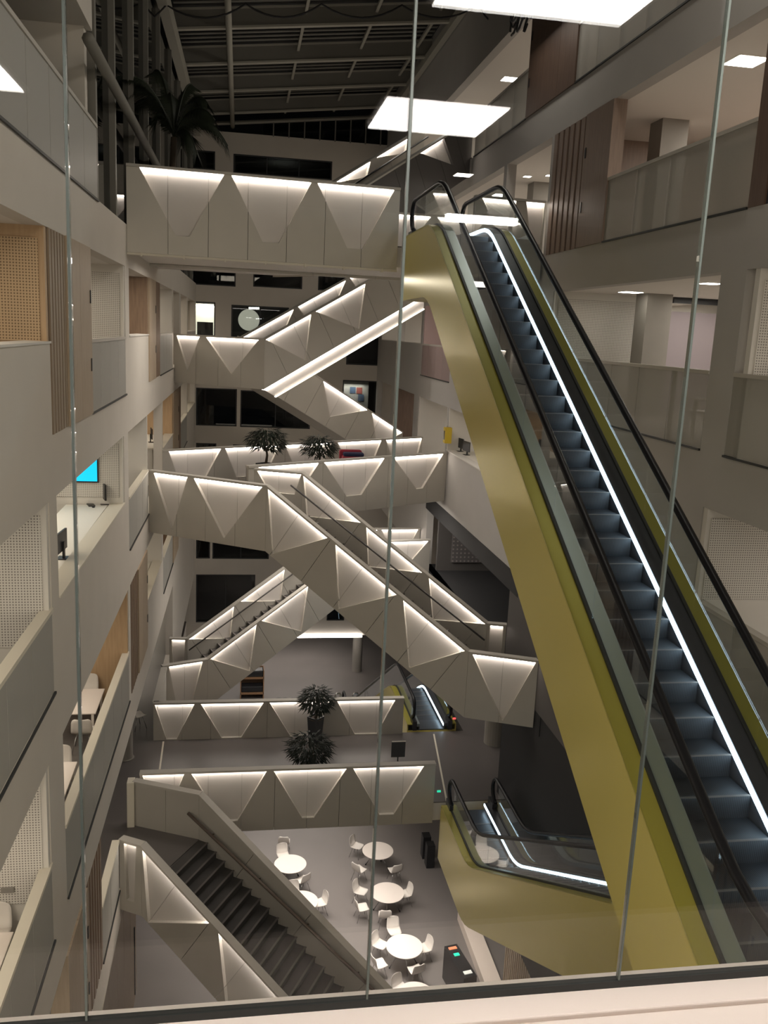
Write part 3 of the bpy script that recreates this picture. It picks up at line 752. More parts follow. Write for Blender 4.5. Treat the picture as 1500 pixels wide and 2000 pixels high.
# B4/B5: diagonal plant bridge ----------------------------------------------
r = thing('bridge', 'diagonal bridge carrying two potted plants between its lit balustrades', 'bridge', (2.5, 31, LV[4]))
p1, p2 = (.29, 26.66), (7.48, 31.1)
q1, q2 = (XL(29.7), 29.7), (7.48, 35.65)
deck(r, [(XL(25.5), 25.75), (.3, 26.84), (7.48, 31.28), (7.48, 35.6), (XL(29.7), 29.65)], LV[4])
vbal(r, (*p1, bz(4)), (*p2, bz(4)), HB, n2(p1, p2), pxv=[[(505, 917), (623, 911), (575, 970), (550, 970)], [(633, 909), (751, 902), (706, 970), (677, 968)], [(768, 902), (866, 892), (825, 963), (813, 964)]])
vbal(r, (*q1, bz(4)), (*q2, bz(4)), HB, n2(q1, q2), pxv=[[(330, 887), (432, 881), (400, 935), (350, 935)], [(440, 881), (545, 876), (520, 930), (462, 930)], [(557, 876), (648, 870), (625, 925), (580, 925)], [(660, 870), (745, 865), (725, 915), (680, 915)], [(754, 866), (825, 860), (812, 905), (770, 905)]])
# S3: long middle staircase ---------------------------------------------------
r = thing('staircase', 'long middle staircase descending right from the left wall to the dark landing', 'staircase', (3, 23, LV[3]))
a, b, c, d = (XL(25.5), 25.5), (.74, 23.35), (5.85, 20.7), (7.48, 20.0)
f0, f1, f2, f3 = (.45, 26.2), (1.84, 25.6), (6.95, 22.9), (7.48, 22.75)
vbal(r, (*a, bz(4)), (*b, bz(4)), HB, n2(a, b), pxv=[[(300, 930), (366, 938), (336, 1040)], [(378, 942), (512, 957), (438, 1045)]])
vbal(r, (*b, bz(4)), (*c, bz(3)), HB, n2(b, c), pxv=[[(523, 963), (640, 1058), (533, 1082)], [(655, 1068), (775, 1168), (662, 1190)], [(787, 1180), (908, 1280), (800, 1304)]])
vbal(r, (*c, bz(3)), (*d, bz(3)), HB, n2(c, d), pxv=[[(922, 1287), (1046, 1305), (982, 1408)]])
vbal(r, (*f0, bz(4)), (*f1, bz(4)), HB, n2(f0, f1), pxv=[[(502, 922), (588, 930), (575, 965), (525, 962)]])
vbal(r, (*f1, bz(4)), (*f2, bz(3)), HB, n2(f1, f2), pxv=[[(592, 940), (705, 1030), (600, 1012)], [(715, 1040), (825, 1130), (720, 1105)], [(837, 1137), (950, 1228), (846, 1210)]])
vbal(r, (*f2, bz(3)), (*f3, bz(3)), HB, n2(f2, f3), vauto=True)
deck(r, [(a[0], a[1] + .17), (b[0] + .05, b[1] + .17), f1, f0, (XL(26), 26)], LV[4] + .004)
deck(r, [(c[0] + .05, c[1] + .14), (d[0], d[1] + .14), f3, f2], LV[3] + .004)
flight(r, b, c, f1, f2, LV[4], LV[3])
o = n2(f1, f2) * .16
handrail(r, [(f1[0] - .25 + o.x, f1[1] + .15 + o.y, LV[4] + .88), (f2[0] + o.x, f2[1] + o.y, LV[3] + .80)], off=-o, mat='step_dark')
# S4: crossing staircase -------------------------------------------------------
r = thing('staircase', 'crossing staircase climbing right from the plant walkway, behind the long staircase', 'staircase', (1.5, 31.5, LV[3]))
a, b, c = (XL(29.5), 29.5), (-.98, 30.1), (4.82, 32.55)
f0, f1 = (XL(32.3), 32.3), (-1.80, 32.25); f2 = (f1[0] + 5.8, f1[1] + 2.45)
vbal(r, (*a, bz(2)), (*b, bz(2)), HB, n2(a, b), pxv=[[(330, 1305), (396, 1297), (375, 1375), (345, 1378)]])
vbal(r, (*b, bz(2)), (*c, bz(3)), HB, n2(b, c), pxv=[[(410, 1292), (501, 1224), (488, 1310)], [(510, 1217), (602, 1148), (589, 1232)]])
vbal(r, (*f0, bz(2)), (*f1, bz(2)), HB, n2(f0, f1), vauto=True)
vbal(r, (*f1, bz(2)), (*f2, bz(3)), HB, n2(f1, f2), pxv=[[(368, 1252), (457, 1189), (450, 1250)], [(469, 1181), (556, 1116), (548, 1170)]])
deck(r, [(a[0], a[1] + .14), (b[0], b[1] + .14), f1, f0], LV[2] + .004); flight(r, b, c, f1, f2, LV[2], LV[3])
vbal(r, (*c, bz(3)), (7.48, 33.0, bz(3)), HB, n2(c, (7.48, 33.0)), vauto=True, tb=.5)
vbal(r, (*f2, bz(3)), (7.48, f2[1] + .35, bz(3)), HB, n2(f2, (7.48, f2[1] + .35)), vauto=True, tb=.5)
deck(r, [(c[0], c[1] + .14), (7.48, 33.14), (7.48, f2[1] + .3), f2], LV[3])
o = n2(f1, f2) * .16
handrail(r, [(f1[0] + o.x, f1[1] + o.y, LV[2] + .85), (f2[0] + o.x, f2[1] + o.y, LV[3] + .85)], off=-o, mat='step_dark')
# F-3 walkway -------------------------------------------------------------------
r = thing('walkway', 'wide dark-floored walkway between two lit V balustrades, plants on it', 'bridge', (2, 24, LV[2]))
deck(r, [(XL(21.9) - .3, 18.9), (XL(21.9), 18.9), (XL(21.9), 22.1), (7.5, 22.1), (7.5, 26.5), (XL(26.4), 26.5), (XL(29.5), 29.5), (XL(29.5) - .3, 29.5)], LV[2] + .003, thick=.56)
for y0, y1 in ((21.75, 23.6), (23.6, 27.0)): pass
b6a, b6b = (XL(21.9) + .1, 21.95), (5.50, 21.95)
vbal(r, (*b6a, bz(2)), (*b6b, bz(2)), HB, (0, -1, 0), pxv=[[(278, 1530), (360, 1527), (320, 1600), (310, 1600)], [(373, 1527), (521, 1520), (464, 1607), (433, 1607)], [(534, 1519), (677, 1513), (613, 1601), (590, 1601)], [(689, 1513), (828, 1506), (769, 1594), (741, 1594)]])
vbal(r, (XL(26.4), 26.4, LV[2]), (5.42, 26.4, LV[2]), 1.2, (0, -1, 0), pxv=[[(302, 1385), (380, 1384), (345, 1441), (325, 1441)], [(392, 1384), (515, 1381), (471, 1441), (433, 1441)], [(526, 1381), (646, 1377), (603, 1439), (567, 1439)], [(658, 1376), (772, 1373), (736, 1435), (693, 1435)]])
vbal(r, (XL(29.4), 29.4, LV[2]), (XL(26.5), 26.5, LV[2]), 1.2, (-1, 0, 0), joint=1.0)
for x in (XL(22) + .45, 5.9): MB().bar((x, 22.0, LV[2] + .012), (x + (-.1 if x < 0 else .55), 26.3, LV[2] + .012), .05, .012).build('floor_line', 'cream_rail', r)
struct(MB().box(7.5, 11.5, 22.6, 34, LV[2] - .5, LV[2]).build('floor_side', 'walkway_floor'))
# S5: lowest staircase ------------------------------------------------------------
r = thing('staircase', 'lowest staircase with dark steps, descending towards the bottom of the picture', 'staircase', (0, 18, LV[1]))
a, b = (XL(18.9), 18.9), (-2.05, 18.6)
f0, f1 = (XL(21.6) - .02, 21.55), (-.86, 20.75)
ang = math.radians(-35.0); Lr = 5.9; dd = (math.cos(ang) * Lr, math.sin(ang) * Lr)
c, f2 = (b[0] + dd[0], b[1] + dd[1]), (f1[0] + dd[0], f1[1] + dd[1])
vbal(r, (*a, bz(2)), (*b, bz(2)), HB, n2(a, b), pxv=[[(242, 1668), (266, 1674), (262, 1760), (247, 1760)]])
vbal(r, (*b, bz(2)), (*c, bz(1)), HB, n2(b, c), pxv=[[(271, 1683), (412, 1817), (290, 1820)], [(426, 1832), (575, 1975), (443, 1972)]])
vbal(r, (*f0, bz(2)), (*f1, bz(2)), HB, n2(f0, f1), joint=1.1)
vbal(r, (*f1, bz(2)), (*f2, bz(1)), HB, n2(f1, f2), joint=1.6)
deck(r, [(a[0], a[1] + .14), (b[0] + .03, b[1] + .14), f1, f0], LV[2] + .006)
flight(r, b, c, f1, f2, LV[2], LV[1], n=22)
deck(r, [c, (c[0] + 1.9, c[1] - 1.3), (f2[0] + 1.9, f2[1] - 1.3), f2], LV[1])
MB().box(c[0] + 1.2, c[0] + 1.6, c[1] + .2, c[1] + .6, 0, LV[1] - .5).build('support', 'concrete', r)
o = n2(f1, f2) * .14
hp = []
for px_, q0, q1 in (((367, 1588), f1, f2), ((712, 1917), f1, f2)):
    A_, B_ = Vector((q0[0] + o.x, q0[1] + o.y, LV[2])), Vector((q1[0] + o.x, q1[1] + o.y, LV[1]))
    u_, t_h = uvt(px_, A_, B_); dh_ = Vector((B_.x - A_.x, B_.y - A_.y, 0)); L_ = dh_.length
    hp.append(A_ + dh_ * (u_ / L_) + Vector((0, 0, t_h + (B_.z - A_.z) * u_ / L_)))
hp[1] = hp[0] + (hp[1] - hp[0]) * 1.35
handrail(r, hp, r=.04, off=-o, mat='rail_brown')
MB().box(XL(21.6) - .16, XL(21.6) + .02, 21.45, 21.75, LV[2] - .1, LV[2] + 1.25).build('newel_post', 'cream_rail', r)

# ------------------------------------------------------------------ escalators
def escalator(label, xc, prof, newel_hi, newel_lo, thick=1.30, yel='yellow', glassy=True, led_sides=(1,), trim='olive'):
    """prof: (y, z) of the step line from the far end to the near end"""
    ylo, yhi = prof[-1][0], prof[0][0]
    def raw(y):
        for (a, za), (b, zb) in zip(prof[:-1], prof[1:]):
            if min(a, b) - 1e-6 <= y <= max(a, b) + 1e-6: return za + (zb - za) * (y - a) / (b - a)
        return prof[0][1] if abs(y - prof[0][0]) < abs(y - prof[-1][0]) else prof[-1][1]
    def zf(y, w=.45): return sum(raw(min(max(y + w * s / 4, min(ylo, yhi)), max(ylo, yhi))) for s in range(-4, 5)) / 9
    y0, y1 = min(ylo, yhi), max(ylo, yhi)
    N = int((y1 - y0) / .3); Y = [y0 + (y1 - y0) * i / N for i in range(N + 1)]
    r = thing('escalator', label, 'escalator', (xc, (y0 + y1) / 2, min(p[1] for p in prof)))
    def ribbon(x0, x1, oz0, oz1, name, mat, ya=None, yb=None):
        """box swept along the step line between x0..x1 and vertical offsets oz0..oz1"""
        ys = [y for y in Y if (ya is None or y >= ya) and (yb is None or y <= yb)]
        vs, fs = [], []
        for y in ys:
            zc = zf(y); vs += [(x0, y, zc + oz0), (x1, y, zc + oz0), (x1, y, zc + oz1), (x0, y, zc + oz1)]
        for i in range(len(ys) - 1):
            q = i * 4
            for k in range(4): fs.append((q + k, q + (k + 1) % 4, q + 4 + (k + 1) % 4, q + 4 + k))
        n = len(vs); fs += [(3, 2, 1, 0), (n - 4, n - 3, n - 2, n - 1)]
        fs = [tuple(reversed(f)) for f in fs]
        mb = MB(); mb.add(vs, fs); return mb.build(name, mat, r)
    HO = .83
    ribbon(xc - HO, xc - HO + .03, -thick, .16, 'truss_side', yel); ribbon(xc + HO - .03, xc + HO, -thick, .16, 'truss_side', yel)
    ribbon(xc - HO + .03, xc + HO - .03, -thick, -thick + .04, 'truss_soffit', yel)
    for s in (-1, 1):
        a, b = sorted((xc + s * HO, xc + s * .645)); ribbon(a, b, .16, .185, 'trim', trim)
        a, b = sorted((xc + s * .645, xc + s * .60)); ribbon(a, b, .10, .225, 'seal', 'gasket')
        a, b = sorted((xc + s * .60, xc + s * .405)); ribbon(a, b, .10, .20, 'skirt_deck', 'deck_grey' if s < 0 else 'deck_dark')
        a, b = sorted((xc + s * .43, xc + s * .405)); ribbon(a, b, -.25, .10, 'skirt', 'skirt_dark')
        if s in led_sides:
            a, b = sorted((xc + s * .385, xc + s * .404)); ribbon(a, b, .118, .186, 'led_strip', 'led_blue')
        # glass balustrade in panes
        np_ = max(2, round((y1 - y0 - 1.2) / 1.55)); st = (y1 - y0 - 1.0) / np_
        for i in range(np_):
            ya, yb = y0 + .5 + i * st + .008, y0 + .5 + (i + 1) * st - .008
            ys = [ya + (yb - ya) * q / 5 for q in range(6)]
            vs, fs = [], []
            for y in ys:
                zc = zf(y); vs += [(xc + s * .612, y, zc + .20), (xc + s * .622, y, zc + .20), (xc + s * .622, y, zc + .99), (xc + s * .612, y, zc + .99)]
            for q in range(5):
                o_ = q * 4
                for k in range(4): fs.append((o_ + k, o_ + (k + 1) % 4, o_ + 4 + (k + 1) % 4, o_ + 4 + k))
            fs += [(3, 2, 1, 0), (20, 21, 22, 23)]
            mb = MB(); mb.add(vs, [tuple(reversed(f)) for f in fs]); mb.build('glass_panel', 'glass_clear', r)
        pts = [(xc + s * .617, y, zf(y) + 1.03) for y in Y[1:-1]]
        zh, zl = zf(y1), zf(y0)
        arc = lambda yc, zc, sgn: [(xc + s * .617, yc + sgn * .34 * math.sin(t * math.pi / 7), zc + 1.03 - .34 + .34 * math.cos(t * math.pi / 7)) for t in range(1, 8)]
        full = list(reversed(arc(Y[1], zl, -1))) + pts + arc(Y[-2], zh, 1)
        MB().tube(full, .055, 8, flat=.8).build('handrail', 'handrail_black', r)
        for yc, zc in ((y0 + .1, zl), (y1 - .1, zh)): MB().box(xc + s * .60 - .07, xc + s * .60 + .07, yc - .22, yc + .22, zc + .02, zc + .33).build('newel_base', 'black_plastic', r)
    # steps
    yy = y0 + .9
    rise = 0
    while yy < y1 - .9:
        zc = zf(yy); zn = zf(yy + .4); zp = zf(yy - .4)
        mb = MB(); mb.box(xc - .378, xc + .378, yy - .2, yy + .2, zc - .28, zc, 0)
        mb.box(xc - .378, xc + .378, (yy - .2) if zn > zp else (yy + .17), (yy - .17) if zn > zp else (yy + .2), zc, zc + .006, 1)
        mb.build('step', ['esc_step', 'nosing'], r); yy += .4
    for ya, yb, nm in ((y0, y0 + .7, 'comb_plate'), (y1 - .7, y1, 'comb_plate')):
        zc = zf((ya + yb) / 2); MB().box(xc - .40, xc + .40, ya, yb, zc - .05, zc + .004).build(nm, 'deck_dark', r)
    # drum sides close the ends
    for yc, zc in ((y0, zl), (y1, zh)): MB().box(xc - HO, xc + HO, yc - .02, yc + .02, zc - thick, zc - .03).build('end_plate', yel, r)
    return r
# grooved tread material
m_, t_, b_ = nodes('esc_step'); M['esc_step'] = m_
tc = t_.nodes.new('ShaderNodeTexCoord'); wv = t_.nodes.new('ShaderNodeTexWave'); wv.inputs['Scale'].default_value = 16
t_.links.new(tc.outputs['Object'], wv.inputs['Vector']); cr = t_.nodes.new('ShaderNodeValToRGB')
cr.color_ramp.elements[0].color = (.016, .018, .021, 1); cr.color_ramp.elements[1].color = (.048, .052, .06, 1)
t_.links.new(wv.outputs[0], cr.inputs[0]); t_.links.new(cr.outputs[0], b_.inputs['Base Color']); b_.inputs['Roughness'].default_value = .45; b_.inputs['Metallic'].default_value = .3
escalator('big yellow escalator crossing the right half of the picture', 4.66, [(21.9, LV[6]), (18.6, LV[6]), (5.68, LV[4]), (2.6, LV[4])], True, True)
escalator('lower yellow escalator rising from the plant walkway beneath the big escalator', 6.46, [(21.6, LV[2]), (18.75, LV[2]), (5.83, LV[4]), (2.6, LV[4])], True, True, thick=1.42)
escalator('far small escalator descending from the walkway to the hall, right of the plant', 6.46, [(43.2 + 2.0, 0.02), (43.2, 0.02), (30.1, LV[2]), (26.7, LV[2])], True, True)
struct(MB().box(2.5, XR, 2.0, 3.0, LV[4] - .5, LV[4]).build('floor_near_bridge', 'carpet'))

# ------------------------------------------------------------------ plants
def leaf_cloud(mb, c, rx, rz, n, ln=.27):
    for i in range(n):
        a = random.uniform(0, 2 * math.pi); e = math.asin(random.uniform(-.75, 1)); q = random.uniform(.45, 1) ** .6
        p = Vector((c[0] + rx * q * math.cos(e) * math.cos(a), c[1] + rx * q * math.cos(e) * math.sin(a), c[2] + rz * q * math.sin(e)))
        d = Vector((math.cos(a), math.sin(a), random.uniform(-1.0, .35))).normalized(); s = d.cross(Vector((0, 0, 1))).normalized() * .03
        l = ln * random.uniform(.6, 1.15); dr = Vector((0, 0, -.12 * l))
        mb.add([p, p + d * l * .4 + s, p + d * l * .45 - s, p + d * l + dr], [(0, 1, 3), (0, 3, 2)])
def potted_plant(name, label, base, pot_h, pot_r, trunk, rx, rz, n):
    r = thing(name, label, 'plant', base); x, y, z0 = base
    MB().lathe([(pot_r * .72, 0), (pot_r, pot_h), (pot_r * .9, pot_h), (pot_r * .88, pot_h - .06)], base, 4 if pot_h > .6 else 16).build('pot', 'pot_dark', r)
    MB().lathe([(pot_r * .85, pot_h - .07), (pot_r * .85, pot_h - .05)], base, 12).build('soil', 'bark', r)
    top = z0 + pot_h + trunk
    t = MB(); t.tube([(x, y, z0 + pot_h - .06), (x + .04, y, z0 + pot_h + trunk * .5), (x, y, top)], [.05, .04, .03], 7)
    for k in range(9):
        a = k * 2.4; t.tube([(x, y, top - .15), (x + rx * .6 * math.cos(a), y + rx * .6 * math.sin(a), top + rz * (.2 + .08 * k))], [.022, .008], 5)
    t.build('trunk', 'bark', r)
    f = MB(); leaf_cloud(f, (x, y, top + rz * .55), rx, rz, n); o = f.build('foliage', 'leaf', r); o['kind'] = 'stuff'
    return r
def base_at(px, py, y, z): p = onY((px, py), y); return (p.x, p.y, z)
potted_plant('potted_tree', 'bushy potted tree on the diagonal bridge, left one of its two', base_at(519, 905, 29.0, LV[4]), 1.0, .33, .54, .60, .42, 650)
potted_plant('potted_tree', 'bushy potted tree on the diagonal bridge beside the dark bench', base_at(622, 893, 30.2, LV[4]), .8, .34, .42, .56, .40, 620)
b = onZ((614, 1447), LV[2]); potted_plant('potted_tree', 'potted tree in a tall dark planter on the walkway', (b.x, 25.9, LV[2]), .92, .27, .34, .47, .42, 620)
b = onY((604, 1475), 23.45); potted_plant('potted_tree', 'potted tree standing behind the near lit walkway balustrade', (b.x, b.y, LV[2]), .55, .30, .34, .58, .40, 620)
# palm on the top bridge
pb = onY((338, 340), 23.6); base = (pb.x, pb.y, LV[6])
r = thing('potted_palm', 'tall dark palm on the top bridge before the left glazing', 'plant', base)
MB().lathe([(.28, 0), (.36, .6), (.33, .6), (.32, .55)], base, 18).build('pot', 'pot_dark', r)
crown = onY((340, 268), 23.6)
MB().tube([(base[0], base[1], base[2] + .5), (base[0] - .03, base[1], (base[2] + crown.z) / 2), tuple(crown)], [.11, .085, .075], 8).build('trunk', 'bark', r)
FR = [(255, 150), (262, 205), (300, 140), (375, 165), (420, 235), (445, 285), (385, 300), (300, 245), (250, 178), (330, 185), (405, 200), (355, 285)]
for i, tip in enumerate(FR):
    e = onY(tip, 23.6 + random.uniform(-1.0, 1.0)); c = Vector(crown); e = Vector(e); mid = (c + e) / 2 + Vector((0, 0, .75 + .15 * (i % 3)))
    pts = [c * (1 - s) ** 2 + mid * 2 * s * (1 - s) + e * s * s for s in [q / 14 for q in range(15)]]
    mb = MB(); mb.tube(pts, [.03 - .0012 * q for q in range(15)], 5)
    for q in range(2, 15):
        d = (pts[q] - pts[q - 1]).normalized(); s0 = d.cross(Vector((0, 0, 1)))
        if s0.length < .1: s0 = Vector((0, 1, 0))
        s0.normalize()
        for sg in (-1, 1):
            for h in (0, .25, .5, .75):
                p = pts[q - 1].lerp(pts[q], h); l = .85 * (1 - abs(q / 15 - .45)) * random.uniform(.8, 1.1)
                tip_ = p + s0 * sg * l * .5 + d * l * .5 + Vector((0, 0, -l * .55))
                mb.add([p - d * .02, p + d * .02, tip_], [(0, 1, 2)])
    mb.build('frond', 'palm_leaf', r)

# ------------------------------------------------------------------ dining tables and chairs on the ground floor
TR = .60
def table_proto():
    r = thing('dining_table', '', 'table')
    MB().lathe([(TR - .02, .715), (TR, .725), (TR, .74), (TR - .01, .745)], (0, 0, 0), 40).build('tabletop', 'table_white', r)
    MB().lathe([(.14, .68), (.14, .715)], (0, 0, 0), 16).build('hub', 'chrome', r)
    for k in range(4):
        a = math.pi / 4 + k * math.pi / 2; c, s = math.cos(a), math.sin(a)
        l = MB().tube([(.1 * c, .1 * s, .69), (.46 * c, .46 * s, .03)], .018, 6).build('leg', 'chrome', r)
        MB().lathe([(.03, 0), (.03, .035)], (.47 * c, .47 * s, 0), 8).build('foot', 'black_plastic', l)
    return r
def chair_proto():
    r = thing('dining_chair', '', 'chair')
    seat = []; N = 8
    # moulded shell: rows from the front lip back and up the backrest
    rows = [(-.23, .43, .17), (-.20, .455, .205), (-.08, .445, .22), (.06, .44, .225), (.16, .455, .225), (.21, .52, .225), (.235, .62, .22), (.255, .74, .21), (.265, .80, .185), (.268, .825, .14)]
    vs = []
    for y, z, hw in rows:
        for k in range(N + 1):
            s = k / N * 2 - 1; cup = .035 * s * s
            vs.append((hw * s, y - (cup if z > .5 else 0), z + (cup * .8 if z < .5 else 0)))
    n0 = len(vs)
    def sheet(a, b):
        mb = MB(); q = vs[a * (N + 1):(b + 1) * (N + 1)]; m = len(q); R_ = b - a
        back = [(x, y + (.012 if z > .5 else 0), z - (.014 if z < .5 else .004)) for x, y, z in q]
        fs = []
        for i in range(R_):
            for k in range(N):
                f = (i * (N + 1) + k, i * (N + 1) + k + 1, (i + 1) * (N + 1) + k + 1, (i + 1) * (N + 1) + k)
                fs.append(f); fs.append(tuple(x + m for x in reversed(f)))
        edge = [k for k in range(N + 1)] + [i * (N + 1) + N for i in range(1, R_ + 1)] + [R_ * (N + 1) + k for k in range(N - 1, -1, -1)] + [i * (N + 1) for i in range(R_ - 1, 0, -1)]
        for i in range(len(edge)):
            p, q2 = edge[i], edge[(i + 1) % len(edge)]; fs.append((q2, p, p + m, q2 + m))
        mb.add(q + back, fs, 0, True); return mb
    sheet(0, 4).build('seat', 'white_plastic', r); sheet(4, 9).build('backrest', 'white_plastic', r)
    for sx in (-1, 1):
        for sy in (-1, 1):
            MB().tube([(sx * .12, sy * .10, .43), (sx * .21, sy * .21 + .01, .005)], .011, 6).build('leg', 'chrome', r)
    return r
tp, chp = table_proto(), chair_proto()
first = {'t': tp, 'c': chp}; used = set()
def place(kind, loc, rot, label, group):
    p = first[kind]
    if kind not in used:
        used.add(kind); p.location = loc; p.rotation_euler = (0, 0, rot); p['label'] = label; o = p
    else: o = dup(p, loc, rot, label)
    o['group'] = group; return o
TBL = [((567, 1687), 'round white table left of the others, nearest the lit walkway'), ((738, 1661), 'farthest round white table in the right column'),
       ((757, 1743), 'second farthest round white table in the right column, five seats'), ((790, 1848), 'largest complete round white table, above the black kiosk'),
       ((812, 1945), 'round white table cut by the bottom kerb'), ((588, 1760), 'round white table half hidden by the lowest staircase rail')]
TC = []
for i, (p, lab) in enumerate(TBL):
    c = onZ(p, .74); TC.append(c); place('t', (c.x, c.y, 0), .3 * i, lab, 'round dining tables on the ground floor')
CH = [((555, 1642), None, 'white chair alone just below the walkway balustrade'),
      ((553, 1668), 0, 'white chair behind the leftmost round table'), ((541, 1706), 0, 'white chair left of the leftmost round table'), ((585, 1712), 0, 'white chair in front of the leftmost round table'),
      ((697, 1650), 1, 'white chair at the farthest right-column table, upper left'), ((702, 1696), 1, 'white chair at the farthest right-column table, lower left'), ((771, 1697), 1, 'white chair at the farthest right-column table, lower right'),
      ((704, 1738), 2, 'white chair left of the five-seat table, the upper of a close pair'), ((707, 1770), 2, 'white chair left of the five-seat table, the lower of a close pair'), ((752, 1785), 2, 'white chair in front of the five-seat table'), ((786, 1745), 2, 'white chair right of the five-seat table'),
      ((770, 1815), 3, 'white chair behind the largest table'), ((742, 1842), 3, 'white chair left of the largest table'), ((741, 1880), 3, 'white chair pulled out front left of the largest table'), ((812, 1892), 3, 'white chair pulled out front right of the largest table'), ((826, 1850), 3, 'white chair right of the largest table'),
      ((783, 1928), 4, 'white chair behind the table cut by the kerb'), ((573, 1742), 5, 'white chair behind the half-hidden table'), ((611, 1765), 5, 'white chair right of the half-hidden table')]
for p, ti, lab in CH:
    c = onZ(p, .5)
    t = TC[ti] if ti is not None else Vector((c.x + .2, c.y + 2, 0))
    dx, dy = c.x - t.x, c.y - t.y; dl = math.hypot(dx, dy)
    if ti is not None and dl < .74: dx, dy = dx / dl * .74, dy / dl * .74; c = Vector((t.x + dx, t.y + dy, 0))
    place('c', (c.x, c.y, 0), math.atan2(dy, dx) - math.pi / 2 + random.uniform(-.25, .25), lab, 'white shell chairs on the ground floor')
# meeting tables with chairs in the left gallery
def meeting_table(x0, x1, y0, y1, z, label):
    r = thing('meeting_table', label, 'table', ((x0 + x1) / 2, (y0 + y1) / 2, z))
    MB().box(x0, x1, y0, y1, z + .71, z + .74).build('tabletop', 'table_white', r, bevel=.01)
    for x in (x0 + .08, x1 - .08):
        for y in (y0 + .08, y1 - .08): MB().box(x - .025, x + .025, y - .025, y + .025, z, z + .71).build('leg', 'white_plastic', r)
meeting_table(-4.0, -2.98, 18.6, 19.95, LV[3], 'white rectangular meeting table at the tan partition, left')
meeting_table(-4.4, -2.98, 9.0, 11.45, LV[3], 'white meeting table at the lower left edge')
meeting_table(-4.2, -2.98, 14.6, 16.4, LV[3], 'white meeting table beside the pillar, only a corner showing')
for (x, y, z, a, lab) in ((-3.45, 20.42, LV[3], 0.0, 'white chair behind the meeting table at the tan partition'), (-3.2, 18.35, LV[3], math.pi, 'white chair in front of the meeting table at the tan partition'),
                          (-3.35, 11.75, LV[3], 0.0, 'white chair behind the lower-left meeting table'), (-3.4, 16.7, LV[3], 0.0, 'white chair behind the corner meeting table'),
                          (8.6, 15.7, LV[5], 1.2, 'white chair showing through the right mesh balustrade, left of the table'), (8.7, 14.0, LV[5], -1.2, 'white chair showing through the right mesh balustrade, right of the table')):
    place('c', (x, y, z), a, lab, 'white shell chairs in the galleries')
cw = onZ((269, 1422), LV[2]); place('c', (cw.x, cw.y, LV[2]), 2.2, 'white chair on the dark floor between left wall and plant walkway', 'white shell chairs in the galleries')
wsk = onY((15, 1738), 12.04); tag(MB().box(wsk.x - .09, wsk.x + .09, 12.02, 12.065, wsk.z - .04, wsk.z + .04).build('wall_socket', 'concrete'), 'grey double wall socket above the lower-left meeting table', 'socket')
meeting_table(8.2, 9.2, 14.4, 15.3, LV[5], 'white table behind the right mesh balustrade')
meeting_table(8.0, 9.2, 10.2, 12.3, LV[4], 'white desk behind the lower right mesh balustrade')

# ------------------------------------------------------------------ desks, screens
def wall_desk(x0, x1, y0, y1, z, label):
    r = thing('desk', label, 'desk', ((x0 + x1) / 2, y0, z))
    MB().box(x0, x1, y0, y1, z + 1.23, z + 1.28).build('worktop', 'desk_white', r)
    for y in (y0 + .1, y1 - .1): MB().box(x0 + .05, x1 - .05, y - .03, y + .03, z, z + 1.23).build('end_panel', 'white_wall', r)
    return z + 1.28
def monitor(c, rot, label, kb=True):
    r = thing('computer_monitor', label, 'monitor', c, 0)
    R_ = Matrix.Rotation(rot, 4, 'Z')
    def put(mb, nm, mat, par):
        mb.v = [tuple(Vector(c) + R_ @ Vector(v)) for v in mb.v]; return mb.build(nm, mat, par)
    put(MB().box(-.28, .28, -.02, .015, .13, .48), 'screen', 'black_plastic', r)
    put(MB().box(-.03, .03, .015, .05, .0, .3), 'stand', 'black_plastic', r)
    put(MB().box(-.12, .12, -.08, .10, 0, .015), 'base', 'black_plastic', r)
    if kb:
        k = tag(put(MB().box(-.22, .22, -.36, -.22, 0, .02), 'keyboard', 'black_plastic', None), 'black keyboard in front of ' + label.split(' on ')[0].replace('black monitor', 'the monitor') + ' on ' + label.split(' on ', 1)[1], 'keyboard')
        mo = MB(); mo.lathe([(.03, 0), (.035, .015), (.02, .03)], (.33, -.28, 0), 10)
        tag(put(mo, 'computer_mouse', 'black_plastic', None), 'small black mouse beside the keyboard of ' + label.split(' on ', 1)[1], 'mouse')
zt = wall_desk(-3.8, -2.90, 13.3, 20.26, LV[4], 'long white desk along the parapet below the blue screen')
mq = onX((203, 1005), -3.0); monitor((mq.x, mq.y, zt), math.radians(-72), 'black monitor on the long desk near the blue screen')
mq = onX((122, 1120), -3.0); monitor((mq.x, mq.y, zt), math.radians(-95), 'black monitor on the long desk near the big perforated partition')
zt = wall_desk(-3.6, -2.83, 25.0, 29.3, LV[3], 'white desk behind the parapet right of the wood panels, left wall')
monitor((-3.05, 26.3, zt), math.radians(100), 'black monitor on the third-gallery desk, left wall', False)
zt = wall_desk(-3.6, -2.8, 30.0, 33.7, LV[4], 'small white desk at the tan partition above the plant bridge')
monitor((-3.0, 31.4, zt), math.radians(100), 'black monitor on the small desk above the plant bridge', False)
zt = wall_desk(7.85, 8.6, 23.5, 31.2, LV[4], 'white desk behind the parapet left of the big escalator')
for p, lab in (((898, 885), 'black monitor on the desk left of the escalator flank, the farther'), ((910, 893), 'black monitor on the desk left of the escalator flank, the nearer')):
    c = onX(p, 7.95); monitor((c.x, c.y, zt), math.radians(-80), lab, False)
r = thing('wall_screen', 'bright cyan wall screen above the long white desk', 'screen', (-3.6, 20.4, LV[4] + 1.9))
p, q = onY((100, 915), 20.26), onY((190, 940), 20.26); pt = onY((190, 893), 20.26)
MB().box(p.x - .03, q.x + .03, 20.25, 20.30, q.z - .03, pt.z + .03).build('bezel', 'black_plastic', r)
